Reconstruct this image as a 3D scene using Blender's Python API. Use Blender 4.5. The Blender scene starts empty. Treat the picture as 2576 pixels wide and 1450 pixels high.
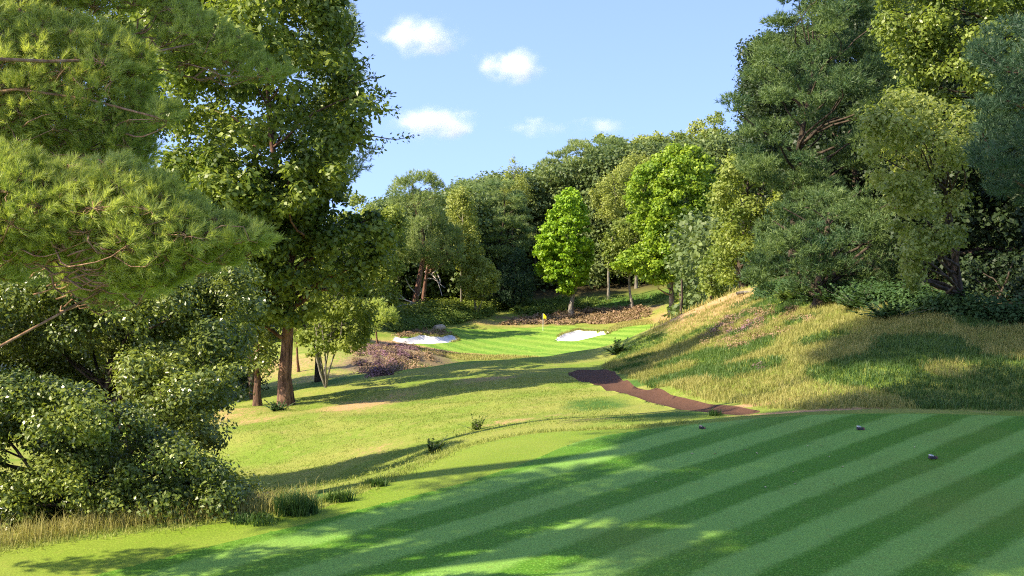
import bpy, math, random
import numpy as np
C = bpy.context.scene.collection
rng = np.random.default_rng(7)
random.seed(7)
# ------------------------------------------------------------------ camera maths
F = 2762.0; CZ = 4.5; HY = 424.0
PITCH = math.atan((725 - HY) / F)
cp, sp_ = math.cos(PITCH), math.sin(PITCH)

def ray(px, py):
    px = np.asarray(px, float); py = np.asarray(py, float)
    cx = (px - 1288) / F; cy = -(py - 725) / F
    return cx, cp + cy * sp_, -sp_ + cy * cp

def at(px, py, Y):
    cx, dy, dz = ray(px, py)
    s = Y / dy
    return np.stack([cx * s, Y + 0 * s, CZ + dz * s], -1)

# ------------------------------------------------------------------ terrain
ctrl = []
for p in [(-8,-6,2.9),(8,-6,2.9),(0,-12,3),(0,0,2.85),(-5,0,2.8),(5,0,2.8),(0,4,2.3),(0,7,.8),(-5,6,.9),(7,6,.9),
          (-4,9.5,.0),(0,9.5,.0),(5,9.5,.0),(12,8,.0),(-7,12,-.05),(-3.5,13,0),(0,12.5,0),(4,13,0),(9,13,0),(14,14,0),(0,16,0),(4,18,0),
          (8,18,0),(12,18.5,0),(20,12,.1),(18,4,1),(-12,8,.3),(-16,0,2),(-5.5,15.5,-.3),(-9,18,-1.0),(-8,24,-2.4),(-14,25,-3),(-14,40,-5),
          (-2,70,-9.6),(3,65,-8.7),(-3,90,-13.2),(5,88,-13),(11,92,-12.5),(17,78,-7),(19,100,-12),(27,120,-12),(22,38,1.2),(34,44,2.5),(45,80,1),
          (28,58,0),(30,25,1.5),(26,90,-7),(-25,60,-9),(-35,90,-12),(-30,120,-13),(-60,60,-10),(-60,120,-11),(0,235,-8),(50,205,-4),(-60,210,-8),
          (0,420,4),(200,200,8),(-220,200,2),(250,0,6),(-250,0,2),(0,-250,4),(200,450,10),(-200,450,6),(30,20,.8),(60,20,2)]:
    ctrl.append(p)
for px, py, Y in [(950,1190,19),(1100,1120,22),(1200,1085,23),(1330,1070,22),(1500,1062,21.8),(1650,1050,22),(800,1200,22),(650,1250,20),(500,1200,26),
    (650,1100,29),(900,1080,28),(1050,1050,29),(1200,1020,29),(1350,1000,30),(1500,1000,28),(720,1022,38),(560,1030,38),(850,985,42),
    (950,960,44),(1050,930,48),(1180,912,50),(1300,903,50),(1400,915,47),(1000,1000,37),(1150,960,40),(1300,950,39),(1400,960,37),
    (650,960,60),(800,930,62),(700,900,80),(870,890,78),(930,940,58),(960,900,66),(1040,882,75),(1440,930,44),(1500,929,43),(1540,931,43),
    (1450,918,101),(1390,900,105),(1100,885,112),(1300,889,114),(1500,885,112),(1150,850,126),(1300,855,126),(1350,835,133),
    (1180,828,137),(1400,825,138),(1580,826,131),(1450,860,122),(1000,850,118),(980,830,124),(900,870,95),(1000,800,135),(1200,800,145),
    (1350,800,148),(1500,790,150),(1640,790,145),(1250,765,162),(1450,765,158),(1650,745,158),(1750,740,150),(1050,785,140),
    (1560,940,38),(1620,980,31),(1750,1010,26),(1900,1032,22.5),(2050,1032,21.5),(2300,1032,21.2),(2560,1036,21),(1700,930,34),
    (1850,930,28.5),(2000,930,26),(2200,930,24.2),(2450,930,23.2),(1650,880,48),(1800,850,40),(2000,850,31),(2200,850,27.5),(2450,860,25.5),
    (1560,868,75),(1650,822,70),(1750,782,60),(1880,732,50),(2000,738,42),(2200,765,33),(2400,795,29),(2570,820,27)]:
    q = at(px, py, Y); ctrl.append(tuple(q))
ctrl = np.array(ctrl)
def tps_fit(P, z, lam=0.15):
    n = len(P)
    d = np.linalg.norm(P[:, None] - P[None], axis=2)
    K = np.where(d > 0, d * d * np.log(d + 1e-9), 0)
    K[np.arange(n), np.arange(n)] += lam
    A = np.zeros((n + 3, n + 3)); A[:n, :n] = K
    A[:n, n] = 1; A[:n, n + 1:] = P; A[n, :n] = 1; A[n + 1:, :n] = P.T
    return np.linalg.solve(A, np.r_[z, 0, 0, 0])
SC = 10.0
Wt = tps_fit(ctrl[:, :2] / SC, ctrl[:, 2], 0.02)

def pip(poly, x, y):
    poly = np.asarray(poly); ins = np.zeros(np.shape(x), bool)
    n = len(poly)
    for i in range(n):
        x1, y1 = poly[i]; x2, y2 = poly[(i + 1) % n]
        c = ((y1 > y) != (y2 > y)) & (x < (x2 - x1) * (y - y1) / ((y2 - y1) + 1e-12) + x1)
        ins ^= c
    return ins
def edge_dist(poly, x, y):
    poly = np.asarray(poly); best = np.full(np.shape(x), 1e9); bx = np.array(x, float); by = np.array(y, float)
    n = len(poly)
    for i in range(n):
        a = poly[i]; b = poly[(i + 1) % n]; e = b - a
        t = np.clip(((x - a[0]) * e[0] + (y - a[1]) * e[1]) / (e @ e + 1e-12), 0, 1)
        qx = a[0] + t * e[0]; qy = a[1] + t * e[1]
        d = np.hypot(x - qx, y - qy); m = d < best
        best = np.where(m, d, best); bx = np.where(m, qx, bx); by = np.where(m, qy, by)
    return best, bx, by
def smooth_poly(P, it=2):
    P = np.asarray(P, float)
    for _ in range(it):
        Q = np.roll(P, -1, 0); P = np.stack([.75 * P + .25 * Q, .25 * P + .75 * Q], 1).reshape(-1, 2)
    return P
tee_px = [(-500,1450),(-200,1415),(0,1388),(250,1350),(450,1330),(600,1312),(700,1302),(800,1282),(880,1252),(950,1220),(1080,1162),(1180,1112),
          (1330,1082),(1500,1076),(1620,1072),(1760,1060),(1900,1046),(2050,1037),(2300,1034),(2576,1040),(2900,1046)]
tee_w = [tuple(at(a, b, 1.0)) for a, b in tee_px]
tee_w = [(q[0] * CZ / (CZ - q[2]), CZ / (CZ - q[2])) for q in tee_w]
tee_w = smooth_poly(tee_w + [(20, 10), (14, 8.2), (4, 8.2), (-5, 8.2), (-8, 8.5)], 2)

stripe_px = [(150,1470),(380,1410),(560,1368),(700,1335),(880,1290),(1050,1245),(1200,1205),(1330,1162),(1430,1118),(1520,1096),(1612,1080),(1760,1064),(1900,1050),(2050,1041),(2300,1038),(2576,1044),(2900,1050)]
stripe_w = [tuple(at(a, b, 1.0)) for a, b in stripe_px]; stripe_w = [(q[0] * CZ / (CZ - q[2]), CZ / (CZ - q[2])) for q in stripe_w]
stripe_w = smooth_poly(stripe_w + [(19, 10), (13, 8.4), (4, 8.4), (-4.5, 8.4), (-6, 9.5)], 2)
def wob(x, y):
    return (.5 * np.sin(x * .9 + .7 * np.sin(y * .6)) * np.cos(y * .7 + 1.3) + .25 * np.sin(x * 2.3 + y * 1.7) + .25 * np.sin(y * 2.9 - x * 1.1 + 2))
def hgt(x, y):
    x = np.asarray(x, float); y = np.asarray(y, float); sh = x.shape
    X = x.ravel(); Y = y.ravel(); out = np.empty(X.shape)
    P = ctrl[:, :2] / SC
    for i in range(0, len(X), 40000):
        q = np.stack([X[i:i + 40000], Y[i:i + 40000]], 1) / SC
        d2 = ((q[:, None] - P[None]) ** 2).sum(2)
        out[i:i + 40000] = (0.5 * d2 * np.log(d2 + 1e-12)) @ Wt[:len(P)] + Wt[len(P)] + q @ Wt[len(P) + 1:]
    z = out
    ins = pip(tee_w, X, Y); d, _, _ = edge_dist(tee_w, X, Y); d = np.where(ins, -d, d)
    w = np.clip((d + .6) / 2.2, 0, 1); w = w * w * (3 - 2 * w)
    near = Y < 11; w = np.where(near & (Y > 0) & ~ins, np.maximum(w, 1), w)
    out_bump = np.clip((np.hypot(X, Y) - 20) / 10, 0, 1)
    z = z + .10 * wob(X * .8, Y * .8) * np.clip(d / 3, 0, 1) * out_bump
    fb = np.clip((np.hypot(X, Y) - 205) / 60, 0, 1); z = z * (1 - fb) + fb * (-13.0 - .055 * np.maximum(0, np.hypot(X, Y) - 265)); z = np.minimum(z, np.where(np.hypot(X, Y) > 120, 1.0, 99))
    z0 = .012 * wob(X, Y)
    z = z0 * (1 - w) + z * w
    return z.reshape(sh)
def hit(px, py, dmin=8.0, dmax=260.0):
    """first point of the ground on the ray of a pixel, at or beyond depth dmin"""
    cx, dy, dz = ray(px, py)
    Y = np.exp(np.linspace(math.log(dmin), math.log(dmax), 1500))
    s = Y / dy; x = cx * s; z = CZ + dz * s
    g = hgt(x, Y); m = np.nonzero(z <= g)[0]
    k = m[0] if len(m) else len(Y) - 1
    return np.array([x[k], Y[k], g[k]])
def wpoly(pts, dmin, it=1):
    return smooth_poly([hit(a, b, dmin)[:2] for a, b in pts], it)
path_w = wpoly([(1425,944),(1441,930.5),(1490,930.5),(1541,931.5),(1553,946),(1590,971),(1672,989),(1740,1005),(1802,1019),(1888,1030),(1922,1035),(1872,1046),(1810,1042),
                (1731,1034),(1672,1020),(1614,1004),(1574,994),(1496,967),(1441,949)], 20, 1)
green_w = wpoly([(1119,829),(1158,826),(1362,824),(1393,820),(1464,824),(1535,834),(1570,824),(1650,815),(1720,812),(1660,850),(1600,885),(1560,900),(1520,925),
                 (1464,930),(1400,925),(1370,905),(1335,893),(1158,887),(1080,874),(1033,866),(990,856),(1000,850),(1119,838)], 92, 1)
bunkL = wpoly([(986,853),(998,847),(1013,853),(1041,849),(1060,842),(1088,849),(1119,847),(1135,841),(1150,850),(1153,858),(1119,864),(1080,866),(1041,866),(1005,864)], 95, 1)
bunkR = wpoly([(1393,858),(1409,844),(1433,836),(1452,830),(1480,834),(1532,834),(1534,838),(1495,848),(1464,856),(1433,859)], 95, 1)

# ------------------------------------------------------------------ mesh + material helpers
def new_mesh(name, V, faces_k, Fidx, mat, parent=None, loc=(0, 0, 0), smooth=False, attrs=None):
    me = bpy.data.meshes.new(name)
    V = np.asarray(V, np.float32); Fidx = np.asarray(Fidx, np.int32)
    me.vertices.add(len(V)); me.vertices.foreach_set('co', V.ravel())
    nf = len(Fidx); me.loops.add(nf * faces_k); me.loops.foreach_set('vertex_index', Fidx.ravel())
    me.polygons.add(nf); me.polygons.foreach_set('loop_start', np.arange(0, nf * faces_k, faces_k, dtype=np.int32))
    me.polygons.foreach_set('loop_total', np.full(nf, faces_k, np.int32))
    if smooth: me.polygons.foreach_set('use_smooth', np.ones(nf, bool))
    for k, v in (attrs or {}).items():
        a = me.attributes.new(k, 'FLOAT', 'POINT'); a.data.foreach_set('value', np.asarray(v, np.float32))
    me.materials.append(mat); me.update(); me.validate()
    o = bpy.data.objects.new(name, me); C.objects.link(o); o.location = loc
    if parent: o.parent = parent
    return o
def tag(o, label=None, cat=None, group=None, kind=None):
    if label: o['label'] = label
    if cat: o['category'] = cat
    if group: o['group'] = group
    if kind: o['kind'] = kind
    return o
def empty(name, loc):
    o = bpy.data.objects.new(name, None); C.objects.link(o); o.location = loc; o.empty_display_size = .3
    return o

class NT:
    def __init__(s, name):
        s.m = bpy.data.materials.new(name); s.m.use_nodes = True; s.t = s.m.node_tree; s.t.nodes.clear()
        s.out = s.n('ShaderNodeOutputMaterial')
    def n(s, ty, **kw):
        x = s.t.nodes.new(ty)
        for k, v in kw.items(): setattr(x, k, v)
        return x
    def l(s, a, b): s.t.links.new(a, b)
    def pos(s): return s.n('ShaderNodeNewGeometry').outputs['Position']
    def noise(s, scale, detail=3, rough=.6, vec=None, stretch=None):
        x = s.n('ShaderNodeTexNoise'); x.inputs['Scale'].default_value = scale; x.inputs['Detail'].default_value = detail
        x.inputs['Roughness'].default_value = rough
        v = vec or s.pos()
        if stretch:
            mp = s.n('ShaderNodeMapping'); mp.inputs['Scale'].default_value = stretch; s.l(v, mp.inputs[0]); v = mp.outputs[0]
        s.l(v, x.inputs['Vector']); return x.outputs['Fac']
    def ramp(s, v, a, b):
        x = s.n('ShaderNodeMapRange'); x.interpolation_type = 'SMOOTHSTEP'
        x.inputs['From Min'].default_value = a; x.inputs['From Max'].default_value = b; s.l(v, x.inputs['Value']); return x.outputs[0]
    def math(s, op, a, b=None):
        x = s.n('ShaderNodeMath', operation=op)
        for i, q in enumerate((a, b)):
            if q is None: continue
            if isinstance(q, (int, float)): x.inputs[i].default_value = q
            else: s.l(q, x.inputs[i])
        return x.outputs[0]
    def mix(s, f, a, b):
        x = s.n('ShaderNodeMix', data_type='RGBA')
        if isinstance(f, (int, float)): x.inputs[0].default_value = f
        else: s.l(f, x.inputs[0])
        for i, q in ((6, a), (7, b)):
            if isinstance(q, tuple): x.inputs[i].default_value = (*q, 1)
            else: s.l(q, x.inputs[i])
        return x.outputs[2]
    def attr(s, name): return s.n('ShaderNodeAttribute', attribute_name=name).outputs['Fac']
    def bsdf(s, col, rough=.8, spec=.3, bump=None, bstr=.5, bdist=.02, trans=0, tcol=None):
        p = s.n('ShaderNodeBsdfPrincipled')
        if isinstance(col, tuple): p.inputs['Base Color'].default_value = (*col, 1)
        else: s.l(col, p.inputs['Base Color'])
        p.inputs['Roughness'].default_value = rough; p.inputs['Specular IOR Level'].default_value = spec
        if bump is not None:
            b = s.n('ShaderNodeBump'); b.inputs['Strength'].default_value = bstr; b.inputs['Distance'].default_value = bdist
            s.l(bump, b.inputs['Height']); s.l(b.outputs[0], p.inputs['Normal'])
        if trans:
            t = s.n('ShaderNodeBsdfTranslucent'); mx = s.n('ShaderNodeMixShader'); mx.inputs[0].default_value = trans
            c = tcol or col
            if isinstance(c, tuple): t.inputs[0].default_value = (*c, 1)
            else: s.l(c, t.inputs[0])
            s.l(p.outputs[0], mx.inputs[1]); s.l(t.outputs[0], mx.inputs[2]); s.l(mx.outputs[0], s.out.inputs[0])
        else: s.l(p.outputs[0], s.out.inputs[0])
        return s.m

def leafmat(name, a, b, trans=.3, rough=.5, spec=.3, warm=1.35):
    t = NT(name); f = t.attr('tint'); big = t.noise(.55, 2)
    f2 = t.math('ADD', t.math('MULTIPLY', f, .75), t.math('MULTIPLY', t.math('SUBTRACT', big, .5), .9))
    cl = t.n('ShaderNodeClamp'); t.l(f2, cl.inputs[0])
    col = t.mix(cl.outputs[0], a, b)
    tc = t.mix(cl.outputs[0], tuple(min(1, v * w) for v, w in zip(a, (warm, warm, .7))), tuple(min(1, v * w) for v, w in zip(b, (warm, warm, .7))))
    return t.bsdf(col, rough, spec, trans=trans, tcol=tc)
M = {}
M['oak'] = leafmat('oak_leaf', (.06,.11,.015), (.36,.43,.08), .4, .4, .4)
M['holly'] = leafmat('holly_leaf', (.045,.085,.015), (.38,.44,.08), .3, .32, .55)
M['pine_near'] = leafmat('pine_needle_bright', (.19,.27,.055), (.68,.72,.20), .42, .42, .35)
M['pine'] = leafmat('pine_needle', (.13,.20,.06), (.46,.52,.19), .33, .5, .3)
M['pine_dark'] = leafmat('pine_needle_dark', (.08,.15,.06), (.38,.46,.15), .33, .5, .3)
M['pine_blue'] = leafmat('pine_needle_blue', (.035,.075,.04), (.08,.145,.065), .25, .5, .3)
M['maple'] = leafmat('maple_leaf', (.17,.31,.015), (.33,.48,.03), .35, .45, .3)
M['maple2'] = leafmat('maple_leaf_deep', (.13,.24,.02), (.42,.52,.05), .4, .45, .3)
M['birch'] = leafmat('birch_leaf', (.20,.25,.05), (.42,.45,.11), .38, .5, .3)
M['broad'] = leafmat('broad_leaf', (.09,.145,.02), (.38,.43,.09), .38, .5, .3)
M['wood'] = leafmat('shaded_wood_leaf', (.02,.04,.014), (.055,.085,.025), .25, .5, .3)  # deep shade of the woods put into the leaf colour
M['oak_sunlit'] = leafmat('oak_leaf_sunlit', (.14,.19,.03), (.50,.54,.18), .5, .4, .4)  # pale leaves made lighter still, to carry the sunlight on this oak
M['pine_shaded'] = leafmat('pine_needle_shaded', (.03,.085,.045), (.24,.32,.085), .35, .5, .3)  # shade on the right-hand conifers put into a darker needle colour
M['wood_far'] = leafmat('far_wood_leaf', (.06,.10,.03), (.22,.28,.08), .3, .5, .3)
M['fern'] = leafmat('fern_frond', (.10,.17,.03), (.22,.28,.06), .3, .6, .2)
M['ferndk'] = leafmat('fern_frond_dark', (.04,.09,.03), (.10,.17,.05), .3, .6, .2)
M['heather'] = leafmat('heather_sprig', (.22,.17,.07), (.48,.31,.22), .2, .8, .1, 1.1)
M['heatherp'] = leafmat('heather_purple', (.14,.11,.06), (.36,.18,.29), .15, .8, .1, 1.1)
M['grass'] = leafmat('grass_blade', (.20,.22,.05), (.50,.44,.16), .3, .6, .2, 1.2)
M['grassgreen'] = leafmat('grass_blade_green', (.05,.11,.02), (.14,.22,.05), .3, .5, .3, 1.2)
M['slope'] = leafmat('slope_grass_blade', (.18,.26,.035), (.40,.40,.12), .3, .6, .2, 1.2)

def barkmat(name, a, b, sc=6):
    t = NT(name); n = t.noise(sc, 6, .7, stretch=(1, 1, .25)); n2 = t.noise(sc * 4, 4, .7, stretch=(1, 1, .2))
    col = t.mix(t.ramp(n, .35, .65), a, b)
    return t.bsdf(col, .9, .15, bump=t.math('ADD', n, t.math('MULTIPLY', n2, .5)), bstr=.9, bdist=.05)
M['bark_red'] = barkmat('pine_bark', (.10,.05,.035), (.30,.17,.12))
M['bark_brown'] = barkmat('oak_bark', (.06,.035,.025), (.26,.15,.10), 9)
M['bark_grey'] = barkmat('grey_bark', (.13,.115,.09), (.33,.30,.25))
M['bark_dark'] = barkmat('dark_bark', (.035,.028,.02), (.12,.09,.065))
M['dead'] = barkmat('dead_wood', (.40,.33,.28), (.62,.55,.5))
M['twig'] = barkmat('twig_bark', (.20,.11,.06), (.42,.27,.16), 12)

# ------------------------------------------------------------------ ground materials
DIRA = math.atan2(4080 - 1288, F)        # mowing direction, clockwise from the view axis
PER = 1.07
def mown(name, dark, light, ang, per, phase, fine=1.0, rot2=0, contrast=1.0, tan=(.22,.22,.05)):
    t = NT(name); g = t.pos(); sx = t.n('ShaderNodeSeparateXYZ'); t.l(g, sx.inputs[0])
    u = t.math('ADD', t.math('MULTIPLY', sx.outputs[0], math.cos(ang)), t.math('MULTIPLY', sx.outputs[1], -math.sin(ang)))
    wv = t.math('MULTIPLY', t.math('SUBTRACT', t.noise(.7, 2), .5), .16 * per)
    wv2 = t.math('MULTIPLY', t.math('SUBTRACT', t.noise(9, 3), .5), .16 * per)
    u = t.math('ADD', t.math('ADD', u, wv), wv2)
    s = t.math('SINE', t.math('MULTIPLY', t.math('SUBTRACT', u, phase), 2 * math.pi / per))
    f = t.ramp(s, -.45, .45)
    amp = t.ramp(t.noise(.35, 2), .15, .55)
    f = t.math('ADD', .5, t.math('MULTIPLY', t.math('SUBTRACT', f, .5), t.math('MULTIPLY', contrast, t.math('ADD', .55, t.math('MULTIPLY', amp, .45)))))
    col = t.mix(f, dark, light)
    fn = t.noise(38 * fine, 4, .75); fn2 = t.noise(7 * fine, 3, .7); big = t.noise(.22, 3)
    col = t.mix(t.math('MULTIPLY', t.ramp(fn, .48, .72), .55), col, tuple(min(1, v * 1.9) for v in light))
    col = t.mix(t.math('MULTIPLY', t.ramp(fn, .52, .3), .42), col, tuple(v * .45 for v in dark))
    col = t.mix(t.math('MULTIPLY', t.ramp(fn2, .5, .75), .35), col, tan)
    col = t.mix(t.math('MULTIPLY', t.ramp(big, .45, .7), .35), col, tan)
    return t.bsdf(col, .75, .2, bump=t.math('ADD', fn, t.math('MULTIPLY', fn2, .6)), bstr=.7, bdist=.012 / fine)
PT = at(1430, 1342, 1.0); k = CZ / (CZ - PT[2])
ph0 = PT[0] * k * math.cos(DIRA) - k * math.sin(DIRA)
M['tee'] = mown('tee_turf', (.055,.165,.001), (.17,.32,.05), DIRA, PER, ph0 - PER * .25, 1.0, tan=(.17,.21,.03))
M['collar'] = mown('collar_turf', (.13,.21,.012), (.17,.245,.02), DIRA, PER, ph0 + PER * .25, 1.0, contrast=.35, tan=(.26,.26,.05))
M['green'] = mown('green_turf', (.12,.25,.022), (.22,.34,.045), math.radians(-38), 3.1, .3, .12, contrast=.9, tan=(.24,.33,.04))

t = NT('rough_ground')
n1 = t.noise(.35, 4); n2 = t.noise(2.2, 4, .7); n3 = t.noise(26, 4, .75); n4 = t.noise(7, 4, .7, stretch=(1, .35, 1))
col = t.mix(t.ramp(n1, .35, .65), (.17,.25,.03), (.27,.29,.06))
col = t.mix(t.math('MULTIPLY', t.ramp(n2, .5, .72), .5), col, (.34,.29,.10))
dryf = t.ramp(t.math('ADD', t.attr('dry'), t.math('MULTIPLY', t.math('SUBTRACT', n4, .5), 1.1)), .32, .8)
col = t.mix(dryf, col, (.46,.29,.14))
col = t.mix(t.ramp(t.math('ADD', t.attr('lush'), t.math('MULTIPLY', t.math('SUBTRACT', n2, .5), .5)), .35, .75), col, (.07,.15,.025))
hf = t.ramp(t.math('ADD', t.attr('heath'), t.math('MULTIPLY', t.math('SUBTRACT', n2, .5), .9)), .35, .7)
col = t.mix(hf, col, t.mix(n4, (.17,.13,.06), (.30,.21,.13)))
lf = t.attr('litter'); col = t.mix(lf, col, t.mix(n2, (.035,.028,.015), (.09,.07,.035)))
col = t.mix(t.math('MULTIPLY', t.ramp(n3, .5, .28), .6), col, (.05,.07,.012))
col = t.mix(t.math('MULTIPLY', t.ramp(n3, .55, .75), .4), col, (.42,.42,.13))
M['ground'] = t.bsdf(col, .9, .1, bump=t.math('ADD', n3, t.math('MULTIPLY', n2, 1.5)), bstr=.8, bdist=.04)

t = NT('woodchip_path'); n1 = t.noise(40, 5, .8); n2 = t.noise(3, 3); n3 = t.noise(1.2, 3)
col = t.mix(t.ramp(n1, .35, .7), (.065,.035,.022), (.16,.085,.055))
col = t.mix(t.math('MULTIPLY', t.ramp(n2, .45, .7), .5), col, (.08,.042,.028))
M['path'] = t.bsdf(col, .95, .1, bump=n1, bstr=.9, bdist=.02)
t = NT('bunker_sand'); n1 = t.noise(2.5, 4, .6)
M['sand'] = t.bsdf(t.mix(n1, (.72,.68,.62), (.86,.83,.78)), .9, .1, bump=n1, bstr=.5, bdist=.05)

# ------------------------------------------------------------------ ground mesh split in zones
def geo(a, b, r):
    n = max(2, int(round(math.log(b / a) / math.log(r)))); return list(np.exp(np.linspace(math.log(a), math.log(b), n, endpoint=False)))
R = np.array([.02] + geo(.6, 8, 1.08) + geo(8, 36, 1.0055) + geo(36, 95, 1.011) + geo(95, 165, 1.0045) + geo(165, 320, 1.02) + geo(320, 2600, 1.12) + [2600])
A = np.radians(np.array(list(np.arange(-180, -34, 3.0)) + list(np.arange(-34, 34, .13)) + list(np.arange(34, 180, 3.0))))
rr, aa = np.meshgrid(R, A, indexing='ij')
GX = rr * np.sin(aa); GY = rr * np.cos(aa)
cell = np.gradient(R)[:, None] + 0 * aa
X = GX.ravel().copy(); Y = GY.ravel().copy(); cellv = np.minimum(cell, 1.2).ravel()
view = (np.abs(aa) < .6).ravel() & (rr < 200).ravel()
zones = [('collar', tee_w), ('tee', stripe_w), ('path', path_w), ('green', green_w), ('sandL', bunkL), ('sandR', bunkR)]
for nm, P in zones:
    lo = P.min(0) - 2; hi = P.max(0) + 2
    idx = np.nonzero(view & (X > lo[0]) & (X < hi[0]) & (Y > lo[1]) & (Y < hi[1]))[0]
    d, qx, qy = edge_dist(P, X[idx], Y[idx]); m = d < .48 * cellv[idx]
    X[idx[m]] = qx[m]; Y[idx[m]] = qy[m]
Z = hgt(X, Y)
sand_in = np.zeros(len(X))
for P in (bunkL, bunkR):
    ins = pip(P, X, Y); d, _, _ = edge_dist(P, X, Y)
    Z = Z - np.where(ins, .38 * np.clip(d / .5, 0, 1), 0)
d, _, _ = edge_dist(path_w, X, Y); Z = Z - np.where(pip(path_w, X, Y), .05 * np.clip(d / .2, 0, 1), 0)
nr, na = rr.shape
ii, jj = np.meshgrid(np.arange(nr - 1), np.arange(na), indexing='ij')
j2 = (jj + 1) % na
Q = np.stack([ii * na + jj, ii * na + j2, (ii + 1) * na + j2, (ii + 1) * na + jj], -1).reshape(-1, 4)
cx = X[Q].mean(1); cy = Y[Q].mean(1)
zid = np.zeros(len(Q), int)
for k, (nm, P) in enumerate(zones): zid[pip(P, cx, cy)] = k + 1
def blob(lst, X=None, Y=None):
    if X is None: X, Y = globals()['X'], globals()['Y']
    v = np.zeros(len(X))
    for px, py, dm, rx, ry, a in lst:
        c = hit(px, py, dm) if dm is not None else (px, py, 0)
        v = np.maximum(v, a * np.exp(-(((X - c[0]) / rx) ** 2 + ((Y - c[1]) / ry) ** 2)))
    return v
dry_list = ([(900,1020,20,2.0,3.5,.75),(1000,1000,20,1.6,2.5,.5),(1230,950,30,1.8,2.5,.65),(650,1060,25,2.0,2,.6),(800,950,50,6,6,.55),(700,920,60,7,8,.6),(1000,1180,18,1.2,1,.45),
            (950,1130,20,1.2,1.5,.45),(1280,1060,20,1,1,.6),(1400,1045,20,1.0,.8,.5),(1250,815,130,14,4,.6),(1700,800,60,5,12,.8),(1820,760,45,2,6,.85),(1750,780,50,3,8,.85),
            (1000,865,100,5,2.5,.9),(1100,883,95,6,2.5,.9),(1250,893,98,7,2,.8),(1560,810,138,5,2.5,.8),(1620,812,138,5,2.5,.8),(2050,1034,21,2.0,.35,.95),(1870,1022,22,1.6,.35,1.0),
            (2300,1010,21,4,1.0,.4),(1900,960,24,3,1.5,.4),(1500,1055,21,1,.5,.5),(560,1050,25,2,3,.6),(870,1100,20,1.0,1,.35)])
dry = blob(dry_list)
lush = blob([(1150,905,45,3,3,.3),(720,1020,30,1.3,1.0,.7),(860,990,35,2,1.5,.6),(1500,1020,25,1.2,2,.8),(1650,1045,21,2,1,.8),(1250,990,30,3,3,.4),(2100,800,25,3,2,.35),
             (2300,820,25,3,1.5,.35),(1600,965,28,1,1.5,.8),(760,1290,15,1.2,.6,.7),(1350,760,150,16,6,.5),(1600,755,150,12,8,.8),(850,960,50,2,5,.8),(1450,925,90,4,8,.6)])
heath = blob([(1350,803,140,9,2.5,.8),(1500,793,140,10,4,.8),(1600,783,140,6,3,.8),(1060,840,115,5,3,1),(970,920,55,3.5,5,1),(1050,890,62,4,5,.8),(1850,820,33,1.0,1.5,.35),(1950,840,30,1.2,1.0,.3),
              (1780,860,38,1.0,2.0,.25),(2060,800,35,1.2,1.0,.35),(2200,960,23,1.5,.5,.35),(2450,900,23,2,.8,.4)])
litter = np.clip((X - 5 - .28 * (50 - np.abs(Y - 50)) * 0) * 0, 0, 1)
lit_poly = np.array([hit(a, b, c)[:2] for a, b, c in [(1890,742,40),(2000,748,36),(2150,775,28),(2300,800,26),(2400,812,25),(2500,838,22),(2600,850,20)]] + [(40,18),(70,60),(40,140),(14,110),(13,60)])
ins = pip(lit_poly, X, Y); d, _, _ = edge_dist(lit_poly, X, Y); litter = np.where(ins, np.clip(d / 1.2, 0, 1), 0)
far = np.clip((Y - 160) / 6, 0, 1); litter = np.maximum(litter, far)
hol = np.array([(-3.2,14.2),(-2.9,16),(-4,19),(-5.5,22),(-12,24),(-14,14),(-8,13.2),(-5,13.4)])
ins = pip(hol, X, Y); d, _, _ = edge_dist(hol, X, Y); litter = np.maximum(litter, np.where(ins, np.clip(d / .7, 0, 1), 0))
names = ['ground', 'tee_collar', 'tee_lawn', 'path', 'putting_green', 'sand_bunker', 'sand_bunker']
mats = ['ground', 'collar', 'tee', 'path', 'green', 'sand', 'sand']
VV = np.stack([X, Y, Z], 1)
for k in range(7):
    f = Q[zid == k]
    u, inv = np.unique(f, return_inverse=True)
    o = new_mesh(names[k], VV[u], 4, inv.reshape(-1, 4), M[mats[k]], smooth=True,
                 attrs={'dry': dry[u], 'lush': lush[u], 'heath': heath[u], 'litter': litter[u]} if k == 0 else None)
    o['kind'] = 'structure'
    if k == 5: tag(o, 'white sand bunker left of the green below a heather bank', 'bunker')
    if k == 6: tag(o, 'white sand bunker right of the flag, its far edge rising to a point', 'bunker')

# ------------------------------------------------------------------ foliage
def unit(v): return v / (np.linalg.norm(v, axis=-1, keepdims=True) + 1e-9)
def leaves(name, c, axis, nrm, L, Wd, tint, mat, parent=None, org=(0, 0, 0), fold=.18):
    """one diamond leaf per row"""
    c = np.asarray(c) - np.asarray(org)
    axis = unit(axis); side = unit(np.cross(axis, nrm)); nn = np.cross(side, axis)
    L = L[:, None]; Wd = Wd[:, None]
    v0 = c - axis * L * .5; v2 = c + axis * L * .5
    mid = c - axis * L * .06 + nn * Wd * fold
    V = np.stack([v0, mid + side * Wd * .5, v2, mid - side * Wd * .5], 1).reshape(-1, 3)
    n = len(c); return new_mesh(name, V, 4, np.arange(n * 4).reshape(n, 4), mat, parent, org, attrs={'tint': np.repeat(tint, 4)})
def needles(name, base, tip, w, tint, mat, parent=None, org=(0, 0, 0)):
    base = np.asarray(base) - np.asarray(org); tip = np.asarray(tip) - np.asarray(org)
    d = unit(tip - base); r = rng.normal(size=base.shape); s = unit(np.cross(d, r)) * np.asarray(w)[:, None] * .5
    V = np.stack([base - s, base + s, tip], 1).reshape(-1, 3); n = len(base)
    return new_mesh(name, V, 3, np.arange(n * 3).reshape(n, 3), mat, parent, org, attrs={'tint': np.repeat(tint, 3)})
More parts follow.
